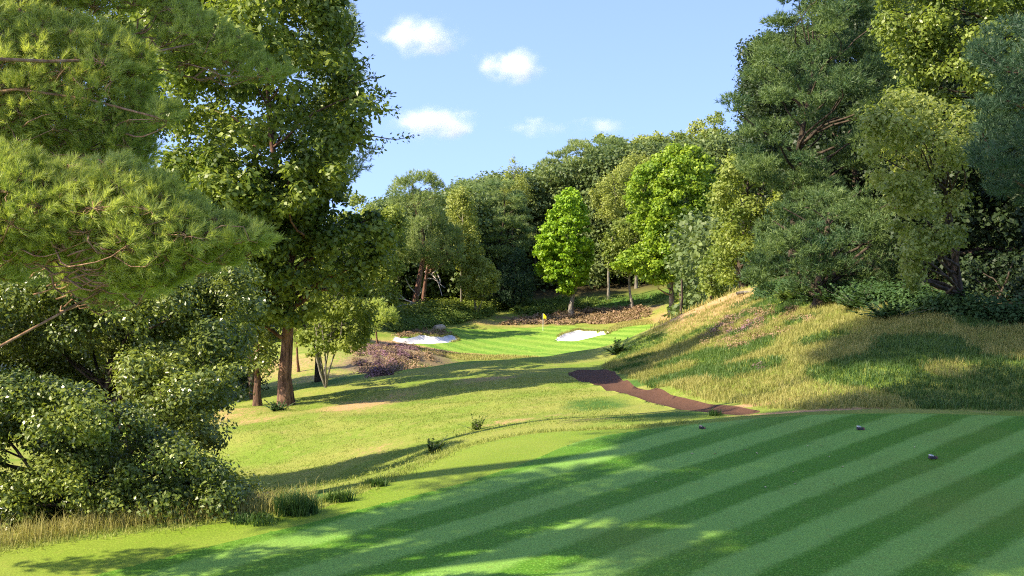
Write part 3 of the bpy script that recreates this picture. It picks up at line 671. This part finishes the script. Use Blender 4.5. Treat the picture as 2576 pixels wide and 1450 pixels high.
tree('oak_tree', 'sunlit oak with pale glossy leaves hanging over the dark hollow on the right', foot_of(2420, 830, 29.5),
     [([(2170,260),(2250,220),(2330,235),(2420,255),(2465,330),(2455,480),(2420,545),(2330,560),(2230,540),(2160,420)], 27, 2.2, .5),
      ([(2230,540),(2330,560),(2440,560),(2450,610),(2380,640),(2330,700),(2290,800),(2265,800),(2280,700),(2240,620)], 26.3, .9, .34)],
     'leaf', 'oak_sunlit', L=.12, Wd=.075, cov=1.25, dens=.95, bark='bark_dark', tr=.12, limbs=34)
tree('beech_tree', 'dark spreading tree whose boughs cross the top right corner', foot_of(2760, 835, 34),
     [([(2200,-160),(2760,-160),(2760,420),(2600,400),(2470,330),(2330,260),(2230,200),(2200,60)], 31, 3, .6)], 'leaf', 'oak', L=.13, Wd=.085, cov=1.4, bark='bark_dark', tr=.2, limbs=50)
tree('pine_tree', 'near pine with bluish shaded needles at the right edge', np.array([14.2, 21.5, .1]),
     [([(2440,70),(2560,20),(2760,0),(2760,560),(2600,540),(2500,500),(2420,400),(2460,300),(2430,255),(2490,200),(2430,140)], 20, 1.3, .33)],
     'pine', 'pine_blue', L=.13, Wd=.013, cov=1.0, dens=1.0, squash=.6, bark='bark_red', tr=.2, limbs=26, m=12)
tree('holly_bush', 'dark bush added to fill the black shade under the sunlit oak', np.array([13.6, 30.5, float(hgt(13.6, 30.5))]), [([(2360,690),(2450,640),(2760,600),(2760,850),(2400,835)], 31, .9, .5)], 'leaf', 'wood', L=.13, Wd=.08, cov=1.3, tr=.06, limbs=12, cat='bush')  # added bush covering lit ground in the hollow, shade put into its leaf colour
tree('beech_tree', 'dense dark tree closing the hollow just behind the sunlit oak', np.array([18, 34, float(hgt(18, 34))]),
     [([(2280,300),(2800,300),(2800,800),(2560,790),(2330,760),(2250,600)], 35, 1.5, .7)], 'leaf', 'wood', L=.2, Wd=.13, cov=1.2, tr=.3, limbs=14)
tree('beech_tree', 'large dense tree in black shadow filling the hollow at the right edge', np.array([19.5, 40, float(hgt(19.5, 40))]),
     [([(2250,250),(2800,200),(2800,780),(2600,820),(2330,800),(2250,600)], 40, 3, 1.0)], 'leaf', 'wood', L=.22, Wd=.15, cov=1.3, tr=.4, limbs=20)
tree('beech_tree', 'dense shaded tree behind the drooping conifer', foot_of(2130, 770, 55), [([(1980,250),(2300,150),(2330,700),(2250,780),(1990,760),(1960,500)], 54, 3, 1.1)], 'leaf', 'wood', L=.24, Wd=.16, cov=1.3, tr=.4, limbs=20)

# ---- dark depth of the woods: nobody can tell these trunks and crowns apart
def woodland(name, label, boxes, mat='wood'):
    P = []; R_ = []; paths = []
    for (px0, px1, Y0, Y1, ptop, n) in boxes:
        px = rng.uniform(px0, px1, n); Y = rng.uniform(Y0, Y1, n); t0 = at(px, np.interp(px, [px0, px1], ptop), Y)
        g = hgt(t0[:, 0], t0[:, 1]); u = rng.uniform(.02, 1, n)
        P.append(np.stack([t0[:, 0], t0[:, 1], g + (t0[:, 2] - g) * u], 1)); R_.append(np.full(n, 1.0) * Y0 / 80 * rng.uniform(.8, 1.4, n))
        for k in range(n // 22):
            f = P[-1][k].copy(); f[2] = g[k] - .1; paths.append((wiggle(f, f + np.array([0, 0, (t0[k, 2] - g[k]) * .55]), 5, .03), np.linspace(.22, .1, 5)))
    P = np.concatenate(P); R_ = np.concatenate(R_)
    s = R_.mean()
    a = fill_leaf(P, R_, .26 * s, .19 * s, .85, .8)
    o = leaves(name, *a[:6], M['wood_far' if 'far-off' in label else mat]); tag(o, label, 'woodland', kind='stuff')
    V, Fc = joined_tubes(paths, 6); o2 = new_mesh('woodland_trunks', V, 4, Fc, M['bark_dark'], o, (0, 0, 0)); o2['kind'] = 'stuff'
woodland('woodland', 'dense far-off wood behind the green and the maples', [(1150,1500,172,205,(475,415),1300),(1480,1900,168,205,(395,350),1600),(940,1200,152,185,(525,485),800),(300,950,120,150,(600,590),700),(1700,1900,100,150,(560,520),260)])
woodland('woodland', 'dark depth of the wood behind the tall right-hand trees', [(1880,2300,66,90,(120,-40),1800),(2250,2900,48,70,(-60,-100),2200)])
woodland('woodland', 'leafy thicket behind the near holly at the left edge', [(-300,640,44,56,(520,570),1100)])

# ------------------------------------------------------------------ grass, heather, bracken
def ground_pts(poly, dmin, n, world=False):
    P = np.asarray(poly, float) if world else np.array([hit(a, b, dmin)[:2] for a, b in poly])
    q = sample_poly(P, n); return np.stack([q[:, 0], q[:, 1], hgt(q[:, 0], q[:, 1])], 1)
def blades(name, label, pts, h, w, mat, per=5, spread=.05, lean=.45, cat=None, kind='stuff', parent=None, bend=True, group=None, hvar=.5, tint_lo=0., tint_hi=1.):
    n = len(pts); i = np.repeat(np.arange(n), per); k = len(i)
    b = pts[i] + np.stack([rng.normal(size=k) * spread, rng.normal(size=k) * spread, np.zeros(k)], 1)
    hh = h * rng.uniform(1 - hvar, 1 + hvar, n)[i] * rng.uniform(.6, 1.15, k)
    ln = rng.normal(size=(k, 2)) * lean * .6 + rng.normal(size=(n, 2))[i] * lean * .4
    mid = b + np.stack([ln[:, 0] * hh * .3, ln[:, 1] * hh * .3, hh * .6], 1)
    tip = b + np.stack([ln[:, 0] * hh, ln[:, 1] * hh, hh * (1 - .25 * np.minimum(1, np.abs(ln).sum(1)))], 1)
    an = rng.uniform(0, math.pi, k); s_ = np.stack([np.cos(an), np.sin(an), np.zeros(k)], 1) * (w * .5)
    V = np.stack([b - s_, b + s_, mid + s_ * .7, tip, mid - s_ * .7], 1).reshape(-1, 3)
    f = np.arange(k)[:, None] * 5
    tri = np.concatenate([f + np.array([[0, 1, 2]]), f + np.array([[0, 2, 4]]), f + np.array([[4, 2, 3]])], 1).reshape(-1, 3)
    tint = tint_lo + (tint_hi - tint_lo) * np.clip(.5 * rng.uniform(0, 1, n)[i] + .5 * rng.uniform(0, 1, k), 0, 1)
    org = pts.mean(0) if parent is None else np.zeros(3)
    o = new_mesh(name, V - org, 3, tri, M[mat], parent, tuple(org), attrs={'tint': np.repeat(tint, 5)})
    if parent is None: tag(o, label, cat, group, kind if kind else None)
    return o
# long rough grass of the right-hand bank
bank = [(1935,1030),(2050,1031),(2300,1030),(2700,1034),(2700,850),(2570,825),(2400,800),(2200,772),(2000,745),(1885,738),(1750,788),(1650,828),(1570,872),(1515,925),(1560,938),(1640,978),(1750,1006),(1850,1016)]
pts = ground_pts(bank, 20, 26000)
m = rng.uniform(0, 1, len(pts)) < np.clip(1.6 - pts[:, 1] / 45, .25, 1); pts = pts[m]
wv = wob(pts[:, 0] * .9, pts[:, 1] * .5)
blades('rough_grass', 'long straw and green rough grass covering the right-hand bank', pts[wv > -.12], .15, .012, 'grass', 7, .07, .5, 'rough grass')
blades('rough_grass', 'darker green tufts among the straw grass of the right-hand bank', pts[wv < -.08], .14, .014, 'grassgreen', 7, .07, .5, 'rough grass')
# short rough of the left slope
sl = [(600,1305),(800,1276),(950,1214),(1080,1156),(1180,1106),(1330,1076),(1500,1068),(1640,1062),(1500,985),(1440,935),(1300,906),(1150,915),(1000,940),(900,960),(700,1000),(560,1030),(500,1150)]
pts = ground_pts(sl, 15, 16000); pts = pts[pts[:, 1] < 40]
ins = pip(path_w, pts[:, 0], pts[:, 1]) | pip(tee_w, pts[:, 0], pts[:, 1]); pts = pts[~ins]
dd_ = blob(dry_list, pts[:, 0], pts[:, 1]) + .25 * wob(pts[:, 0] * 2.2, pts[:, 1] * 1.4); pts = pts[dd_ < .34]
blades('rough_grass', 'short lime and straw rough grass of the sunny left slope', pts, .045, .010, 'slope', 5, .06, .9, 'rough grass')
# fringe along the tee edge and under the holly
e = np.array([at(a, b, 1.0) for a, b in [(-80,1402),(0,1388),(250,1350),(450,1330),(600,1312),(700,1302),(800,1282),(880,1252),(950,1220),(1080,1162),(1180,1112),(1330,1082),(1500,1076),(1620,1072),(1760,1060)]])
e = np.stack([e[:, 0] * CZ / (CZ - e[:, 2]), CZ / (CZ - e[:, 2])], 1)
L_ = np.r_[0, np.cumsum(np.hypot(*np.diff(e, axis=0).T))]; u = rng.uniform(0, L_[-1], 2600) 
fx = np.interp(u, L_, e[:, 0]) + rng.normal(size=2600) * .12 - .12; fy = np.interp(u, L_, e[:, 1]) + rng.normal(size=2600) * .12 + .12
fp = np.stack([fx, fy, hgt(fx, fy)], 1)
blades('fringe_grass', 'uneven fringe of longer grass along the left edge of the tee', fp[::2], .055, .009, 'slope', 6, .06, .7, 'grass fringe', tint_lo=.4)
fp2 = fp[(fx < -2.7)]
blades('fringe_grass', 'dry straw stalks standing along the foot of the holly', fp2 + np.array([-.05, .25, 0]), .24, .006, 'grass', 4, .07, .5, 'grass fringe', tint_lo=.5)
# near turf of the tee: short blades so that the mown surface is not a flat sheet
q = sample_poly(np.array([(-7.,10.),(6,10),(9,17),(-4,17)]), 60000); q = q[pip(tee_w, q[:, 0], q[:, 1])]
tp = np.stack([q[:, 0], q[:, 1], hgt(q[:, 0], q[:, 1])], 1)
# tussocks and little plants: each its own thing
def tussock(px, py, dm, rad, h, n, label, mat='grassgreen', w=.012):
    c = hit(px, py, dm); a = rng.uniform(0, 2 * math.pi, n); r_ = rad * np.sqrt(rng.uniform(0, 1, n))
    x = c[0] + r_ * np.cos(a); y = c[1] + .6 * r_ * np.sin(a); p = np.stack([x, y, hgt(x, y)], 1)
    o = blades('grass_tussock', label, p, h, w, mat, 6, .03, .55, 'grass tussock', kind=None, tint_hi=.45)
tussock(745, 1292, 10, .27, .26, 170, 'thick dark green grass tussock on the shaded left edge of the tee')
tussock(852, 1262, 10, .16, .16, 60, 'smaller dark tussock just right of the thick dark tussock')
tussock(945, 1222, 10, .14, .11, 50, 'low pale grass tuft at the corner where the tee shade ends')
tussock(640, 1315, 10, .30, .10, 80, 'low ragged tuft left of the thick dark tussock')
tussock(1800, 1046, 19, .12, .12, 30, 'little grass tuft beside the near end of the woodchip path')
def plant(px, py, dm, r_, h, label, mat, L, Wd, n, name='fern', cat='fern', sq=1.):
    c = hit(px, py, dm); root = empty(name, c); tag(root, label, cat)
    P = c + np.stack([rng.normal(size=n) * r_ * .5, rng.normal(size=n) * r_ * .4, rng.uniform(.15, 1, n) * h], 1)
    st = []
    idx = np.repeat(np.arange(n), 22); k = len(idx); tt = rng.uniform(.1, 1, k)
    base = c + (P[idx] - c) * np.array([.15, .15, 0])
    q_ = base + (P[idx] - base) * tt[:, None]; out = unit(P[idx] - base + 1e-4); sd = unit(np.cross(out, np.array([0, 0, 1.])) + 1e-4)
    sg = np.sign(rng.normal(size=(k, 1)))
    q_ = q_ + sd * sg * (L * .5 * (1.1 - tt))[:, None]
    leaves('foliage', q_, sd * sg + out * .5, np.tile([0, 0, 1.], (k, 1)) + rng.normal(size=(k, 3)) * .4, L * rng.uniform(.6, 1.1, k) * (1.25 - tt * .7), np.full(k, Wd), rng.uniform(0, 1, k), M[mat], root, tuple(c)).location = (0, 0, 0)
    V, Fc = joined_tubes([(np.stack([c * 0, (P[j] - c)]) * np.linspace(0, 1, 2)[:, None], [.004, .002]) for j in range(n)], 4)
    new_mesh('stem', V, 4, Fc, M['bark_grey'], root, (0, 0, 0))
plant(1090, 1140, 15, .34, .34, 'bright green young fern on the slope left of the tee', 'fern', .11, .035, 26)
plant(1200, 1082, 18, .24, .36, 'small upright green fern further up the slope beyond the bright one', 'fern', .10, .035, 18)
plant(1550, 890, 40, .8, .75, 'dark little bush at the foot of the bank where the path ends', 'ferndk', .22, .09, 30, 'bush', 'bush')
plant(2225, 878, 22, .18, .16, 'single pale fern frond on the bank above the sunlit streak', 'fern', .11, .03, 5)
plant(700, 1035, 30, .5, .4, 'low green weeds at the base of the thick brown trunk', 'ferndk', .14, .06, 30, 'weed', 'weeds')
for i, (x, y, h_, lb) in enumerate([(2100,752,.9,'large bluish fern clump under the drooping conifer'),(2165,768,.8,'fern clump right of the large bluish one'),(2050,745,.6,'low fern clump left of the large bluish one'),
        (1990,742,.5,'yellow-green fern at the top of the bank beside the sandy ridge end'),(2240,790,.5,'small fern at the shaded lip of the bank below the sunlit oak')]):
    plant(x, y + 12, 26, 1.0, h_, lb, 'ferndk' if i != 3 else 'fern', .3, .07, 46, 'fern', 'fern')
# heather and bracken: continuous low cover
def cover(name, label, poly, dmin, n, r_, L, Wd, mat, cat, cov=.9, z0=.25, sq=.6):
    p = ground_pts(poly, dmin, n); p[:, 2] += r_ * z0
    a = fill_leaf(p, r_ * rng.uniform(.6, 1.4, n), L, Wd, cov, sq, 1.2)
    tag(leaves(name, *a[:6], M[mat]), label, cat, kind='stuff')
cover('heather', 'brown-pink heather bank behind the green', [(1261,818),(1300,804),(1359,796),(1437,783),(1535,777),(1620,775),(1640,795),(1559,812),(1457,816),(1359,819)], 125, 330, .6, .3, .18, 'heather', 'heather')
cover('heather', 'brown heather tumbling over the left bunker', [(985,846),(1015,836),(1060,830),(1110,832),(1135,840),(1110,845),(1085,848),(1060,841),(1040,847),(1012,851)], 105, 110, .32, .2, .12, 'heather', 'heather')
cover('heather', 'purple flowering heather on the shoulder left of the fairway', [(905,890),(960,868),(1030,872),(1055,890),(1030,915),(985,945),(940,955),(905,930)], 45, 260, .42, .11, .07, 'heatherp', 'heather')
cover('heather', 'faded brown heather around the purple patch', [(880,880),(950,862),(1060,868),(1120,890),(1080,920),(1000,945),(930,945),(890,930)], 45, 260, .42, .12, .08, 'heather', 'heather', .7)
cover('heather', 'dark brown heather in the shade high on the right-hand bank', [(1760,850),(1830,800),(1900,775),(1990,775),(2060,800),(2040,830),(1950,850),(1850,880),(1780,885)], 26, 120, .22, .07, .045, 'heather', 'heather', .55)
cover('heather', 'small purple heather tufts high on the right-hand bank', [(1790,850),(1830,805),(1900,790),(1930,800),(1880,840),(1820,870)], 26, 40, .2, .07, .045, 'heatherp', 'heather', .6)
cover('heather', 'tiny pink heather tuft at the edge of the sunlit streak', [(1895,925),(1915,918),(1925,930),(1905,938)], 22, 6, .12, .05, .035, 'heatherp', 'heather')
cover('bracken', 'yellow-green bracken bank at the wood edge left of the green', [(975,832),(1010,815),(1080,800),(1150,780),(1220,765),(1245,775),(1225,800),(1150,815),(1080,826),(1000,838)], 112, 420, .8, .34, .14, 'fern', 'bracken', 1.0, .45, .9)
cover('bracken', 'green bracken below the narrow maple', [(1290,785),(1330,768),(1420,755),(1500,762),(1480,778),(1400,790),(1330,797)], 135, 200, .8, .34, .14, 'fern', 'bracken', .8, .35, .8)
cover('bracken', 'bracken in the shade under the broad maple', [(1440,762),(1550,745),(1700,735),(1760,740),(1700,760),(1560,768),(1470,772)], 135, 150, .5, .3, .12, 'fern', 'bracken', .5, .2, .8)
cover('undergrowth', 'dark leafy undergrowth along the foot of the left wood', [(960,800),(1060,785),(1180,770),(1300,755),(1330,765),(1240,785),(1100,802),(980,815)], 120, 260, 1.1, .36, .22, 'broad', 'undergrowth', .8, .5, .9)
cover('undergrowth', 'dark undergrowth along the top of the right-hand bank', [(1890,742),(2000,740),(2200,768),(2400,800),(2600,828),(2600,812),(2400,785),(2200,755),(2000,732)], 27, 260, .42, .13, .08, 'ferndk', 'undergrowth', .8, .5, .9)
for P_, lb in ((bunkL, 'rim of rough grass round the left bunker'), (bunkR, 'rim of rough grass round the right bunker')):
    n_ = 420; k_ = rng.integers(0, len(P_), n_); f_ = rng.uniform(0, 1, (n_, 1)); q_ = P_[k_] * (1 - f_) + P_[(k_ + 1) % len(P_)] * f_
    cc_ = P_.mean(0); q_ = q_ + unit(q_ - cc_) * .12; q_ = q_[q_[:, 1] > cc_[1] - .6]
    blades('rough_grass', lb, np.stack([q_[:, 0], q_[:, 1], hgt(q_[:, 0], q_[:, 1])], 1), .26, .05, 'grass', 6, .12, .6, 'rough grass', tint_hi=.6)
# straw grass on sandy lips and far edges
for lb, poly, dm, n in (('straw grass on the sandy ridge running up to the dark wood', [(1640,835),(1750,788),(1880,738),(1860,730),(1740,775),(1640,820)], 45, 2500),
        ('straw grass along the lower edge of the green approach', [(990,866),(1040,872),(1100,886),(1250,896),(1380,902),(1380,910),(1250,905),(1100,900),(1000,880)], 90, 2500),
        ('straw grass hummock beside the right bunker', [(1532,828),(1570,806),(1640,806),(1640,816),(1570,824),(1545,836)], 120, 900)):
    blades('rough_grass', lb, ground_pts(poly, dm, n), .22, .04, 'grass', 5, .2, .5, 'rough grass', tint_lo=.45)

# ------------------------------------------------------------------ small things
def simple(name, col, rough=.6, spec=.3, tr=0):
    t_ = NT(name); n_ = t_.noise(30, 3); c_ = t_.mix(n_, tuple(v * .8 for v in col), col); return t_.bsdf(c_, rough, spec, trans=tr)
M['white'] = simple('pole_white', (.75,.75,.72)); M['yellow'] = simple('flag_cloth', (.85,.72,.02), .8, .1, .3); M['mdark'] = simple('marker_dark', (.05,.045,.05))
M['mtop'] = simple('marker_pale', (.62,.61,.58)); M['mbase'] = simple('marker_wood', (.22,.12,.09)); M['tan'] = simple('dry_leaf', (.55,.48,.28), .8); M['stake'] = simple('stake_green', (.03,.09,.045))
M['stone'] = barkmat('pale_stone', (.40,.30,.19), (.62,.5,.36)); M['hole'] = simple('cup_dark', (.02,.02,.02))
c = foot_of(1366, 832, 134); c[2] += .05
fl = empty('golf_flag', c); fl.rotation_euler = (0, 0, -.7); tag(fl, 'yellow flag on a white pin standing in the green between the bunkers', 'golf flag')
V, Fc = joined_tubes([(np.array([[0, 0, -.1], [0, 0, 1.], [.0, 0, 2.15]]), [.035, .03, .026])], 8); new_mesh('pole', V, 4, Fc, M['white'], fl, (0, 0, 0))
nx, nz = 10, 5; fv = []; ff = []
for sgn in (1, -1):
    for i in range(nx + 1):
        for j in range(nz + 1):
            u_ = i / nx; v_ = j / nz
            fv.append((.03 + u_ * .5, .05 * math.sin(u_ * 6) * u_ + .006 * sgn, 2.12 - v_ * .62 * (1 - .55 * u_) - u_ * (.20 + .12 * u_)))
b0 = (nx + 1) * (nz + 1)
for i in range(nx):
    for j in range(nz):
        q0 = i * (nz + 1) + j; ff.append((q0, q0 + 1, q0 + nz + 2, q0 + nz + 1)); ff.append((b0 + q0, b0 + q0 + nz + 1, b0 + q0 + nz + 2, b0 + q0 + 1))
new_mesh('flag', fv, 4, ff, M['yellow'], fl, (0, 0, 0))
import bmesh
def block(name, sx, sy, sz, loc, mat, parent, bev=.008, rot=(0, 0, 0), taper=1.0):
    bm = bmesh.new(); bmesh.ops.create_cube(bm, size=1)
    for v in bm.verts:
        k = taper if v.co.z > 0 else 1; v.co.x *= sx * k; v.co.y *= sy * k; v.co.z *= sz
    bmesh.ops.bevel(bm, geom=bm.edges[:], offset=bev, segments=2, affect='EDGES')
    me = bpy.data.meshes.new(name); bm.to_mesh(me); bm.free(); me.materials.append(M[mat]); o = bpy.data.objects.new(name, me); C.objects.link(o)
    o.parent = parent; o.location = loc; o.rotation_euler = rot; return o
for px, py, sc_, rz, lb, pale in ((2345,1156,.88,.25,'dark wooden tee marker with pale top, nearest of the three on the tee',True),(2163,1083,.88,.2,'dark wooden tee marker with pale top, farther of the two pale-topped ones',True),
                                  (1765,1079,.72,-.3,'small grey-brown tee marker on its own, left of the other two',False)):
    h_ = hit(px, py, 10); mk = empty('tee_marker', h_); mk.rotation_euler = (0, 0, rz); mk.scale = (sc_,) * 3; tag(mk, lb, 'tee marker', 'tee markers')
    block('body', .13, .09, .055, (0, 0, .03), 'mdark', mk, .012, (0, .18, 0), .85)
    block('cap', .075, .075, .02, (-.022, 0, .068), 'mtop' if pale else 'stone', mk, .007, (0, .18, 0))
    block('wooden_end', .035, .075, .045, (.075, 0, .023), 'mbase', mk, .008, (0, .18, 0))
# dry leaves lying on the tee
lf0 = None
for i, (px, py) in enumerate([(1925,1228),(2001,1220),(1903,1142),(2032,1124),(2066,1123),(2086,1151),(1995,1190),(2120,1178),(2420,1160),(2539,1198),(1799,1144),(1741,1144),(1735,1189),(2098,1221),(1811,1128),(1875,1135),(2300,1128),(1650,1215)]):
    h_ = hit(px, py, 10)
    if lf0 is None:
        V = []; 
        pr = [(-.5,0),(-.25,.2),(.05,.24),(.3,.14),(.5,0),(.3,-.14),(.05,-.24),(-.25,-.2)]
        V = [(0, 0, .0)] + [(x * .075, y * .09, .010 + .012 * abs(y) * 4 + .01 * x) for x, y in pr]
        lf0 = new_mesh('fallen_leaf', V, 3, [(0, k + 1, (k + 1) % 8 + 1) for k in range(8)], M['tan']); o = lf0
    else:
        o = lf0.copy(); C.objects.link(o)
    o.location = (h_[0], h_[1], h_[2] + .006); o.rotation_euler = (rng.uniform(-.4, .4), rng.uniform(-.3, .3), rng.uniform(0, 6)); s_ = rng.uniform(.4, .75); o.scale = (s_,) * 3
    tag(o, 'dry pale leaf lying on the shaded mown tee', 'fallen leaf', 'dry leaves on the tee')
for px, lb in ((1486, 'thin dark green stake on the edge of the fairway, left one'), (1494, 'thin dark green stake on the edge of the fairway, right one')):
    h_ = hit(px, 912, 60); st = empty('stake', h_); tag(st, lb, 'stake', 'stakes by the fairway')
    k = h_[1] / 50
    block('post', .09 * k / 2, .09 * k / 2, .5 * k, (0, 0, .25 * k), 'stake', st, .005 * k); block('tip', .11 * k / 2, .11 * k / 2, .05 * k, (0, 0, .52 * k), 'stake', st, .004 * k)
def rock(name, label, cat, px, py, dm, sx, sy, sz, mat):
    h_ = hit(px, py, dm); bm = bmesh.new(); bmesh.ops.create_icosphere(bm, subdivisions=4, radius=1)
    from mathutils import noise, Vector as V_
    for v in bm.verts:
        k = 1 + .35 * noise.noise(v.co * 1.3 + V_((px, 0, 0))) + .12 * noise.noise(v.co * 4); v.co = V_((v.co.x * sx * k, v.co.y * sy * k, v.co.z * sz * k))
    me = bpy.data.meshes.new(name); bm.to_mesh(me); bm.free(); me.materials.append(M[mat])
    for p in me.polygons: p.use_smooth = True
    o = bpy.data.objects.new(name, me); C.objects.link(o); o.location = (h_[0], h_[1], h_[2] + sz * .25); tag(o, label, cat)
rock('rock', 'pale tan rock on top of the left bunker heather', 'rock', 1105, 828, 110, .8, .6, .42, 'stone')
h_ = hit(1872, 742, 40); V, Fc = joined_tubes([(np.array([[-.35, 0, .06], [0, .05, .10], [.4, 0, .07]]), [.07, .08, .06])], 10)
tag(new_mesh('fallen_log', V, 4, Fc, M['bark_grey'], None, tuple(h_), smooth=True), 'short grey log at the top end of the sandy ridge', 'log')

# ------------------------------------------------------------------ clouds: real vapour 1.6 km away
def cloud(label, px, py, rx, ry, dens, seed):
    rx *= 1.2; ry *= 1.1; Yc = 1600; c_ = at(px, py, Yc); k = Yc / F
    bm = bmesh.new(); bmesh.ops.create_icosphere(bm, subdivisions=3, radius=1.0)
    me = bpy.data.meshes.new('cloud'); bm.to_mesh(me); bm.free()
    t_ = NT('cloud_vapour'); tc_ = t_.n('ShaderNodeTexCoord').outputs['Object']
    ln = t_.n('ShaderNodeVectorMath', operation='LENGTH'); t_.l(tc_, ln.inputs[0])
    mp = t_.n('ShaderNodeMapping'); mp.inputs['Location'].default_value = (seed * 3.1, seed, seed * 1.7); mp.inputs['Scale'].default_value = (1.5, 1, .8); t_.l(tc_, mp.inputs[0])
    ns = t_.noise(1.3, 5, .55, vec=mp.outputs[0])
    edge = t_.math('SUBTRACT', 1.0, ln.outputs['Value'])
    f_ = t_.math('ADD', t_.math('MULTIPLY', edge, .9), t_.math('MULTIPLY', t_.math('SUBTRACT', ns, .56), 3.2))
    d_ = t_.math('MULTIPLY', t_.math('MULTIPLY', t_.ramp(f_, .0, .9), t_.ramp(edge, .0, .45)), dens)
    v_ = t_.n('ShaderNodeVolumeScatter'); v_.inputs['Color'].default_value = (1, 1, 1, 1); v_.inputs['Anisotropy'].default_value = 0.0; t_.l(d_, v_.inputs['Density'])
    t_.l(v_.outputs[0], t_.out.inputs['Volume']); me.materials.append(t_.m)
    o = bpy.data.objects.new('cloud', me); C.objects.link(o); o.location = c_; o.scale = (rx * k, ry * k * 1.2, ry * k)
    tag(o, label, 'cloud')
cloud('largest white cloud, highest in the blue gap', 1058, 92, 125, 62, .042, 1)
cloud('white cloud with trailing right edge below and right of the highest', 1285, 165, 115, 52, .034, 2)
cloud('white cloud low on the left beside the oak leaves', 1100, 312, 125, 52, .042, 3)
cloud('faint cloud above the wood, left of the faintest one', 1355, 322, 80, 32, .020, 4)
cloud('faintest small cloud just above the treetops on the right', 1510, 318, 85, 30, .022, 5)

# ------------------------------------------------------------------ world, sun, camera
EL = math.radians(42); LD = np.array([.93, .36]); LD /= np.linalg.norm(LD)
w = bpy.data.worlds.new("World"); bpy.context.scene.world = w; w.use_nodes = True
nt = w.node_tree; bg = nt.nodes['Background']; sky = nt.nodes.new('ShaderNodeTexSky'); sky.sky_type = 'NISHITA'
sky.sun_disc = False; sky.sun_elevation = EL
S = -LD                                   # horizontal direction towards the sun
sky.sun_rotation = math.atan2(S[0], S[1]); sky.air_density = 1.0; sky.dust_density = 0.8; sky.ozone_density = 2.5
tc = nt.nodes.new('ShaderNodeTexCoord'); mpv = nt.nodes.new('ShaderNodeMapping'); mpv.inputs['Scale'].default_value = (1, 1, .8); mpv.inputs['Location'].default_value = (0, 0, .34)
nt.links.new(tc.outputs['Generated'], mpv.inputs[0]); nt.links.new(mpv.outputs[0], sky.inputs[0])
hs = nt.nodes.new('ShaderNodeMix'); hs.data_type = 'RGBA'; hs.blend_type = 'MULTIPLY'; hs.inputs[0].default_value = 1; hs.inputs[7].default_value = (1.02, .94, 1.04, 1)
nt.links.new(sky.outputs[0], hs.inputs[6]); nt.links.new(hs.outputs[2], bg.inputs[0]); bg.inputs[1].default_value = .12
sd = bpy.data.lights.new('sun', 'SUN'); sd.energy = 3.4; sd.angle = math.radians(.55); sd.color = (1, .87, .66)
so = bpy.data.objects.new('sun', sd); C.objects.link(so)
from mathutils import Vector
so.rotation_euler = Vector((LD[0] * math.cos(EL), LD[1] * math.cos(EL), -math.sin(EL))).to_track_quat('-Z', 'Y').to_euler()
so.location = (-30, -20, 40)
cd = bpy.data.cameras.new('camera'); cam = bpy.data.objects.new('camera', cd); C.objects.link(cam)
cd.sensor_width = 36; cd.lens = F / 2576 * 36; cd.clip_start = .1; cd.clip_end = 8000
cam.location = (0, 0, CZ); cam.rotation_euler = (math.pi / 2 - PITCH, 0, 0)
sc = bpy.context.scene; sc.camera = cam
sc.view_settings.view_transform = 'Standard'; sc.view_settings.look = 'None'; sc.view_settings.exposure = 1.75; sc.view_settings.gamma = 1
sc.render.engine = 'CYCLES'
cy_ = sc.cycles; cy_.max_bounces = 6; cy_.diffuse_bounces = 2; cy_.glossy_bounces = 2; cy_.transmission_bounces = 4; cy_.volume_bounces = 5; cy_.transparent_max_bounces = 8
cy_.sample_clamp_indirect = 6; cy_.use_denoising = False; cy_.filter_width = 1.1
sc.render.use_persistent_data = False
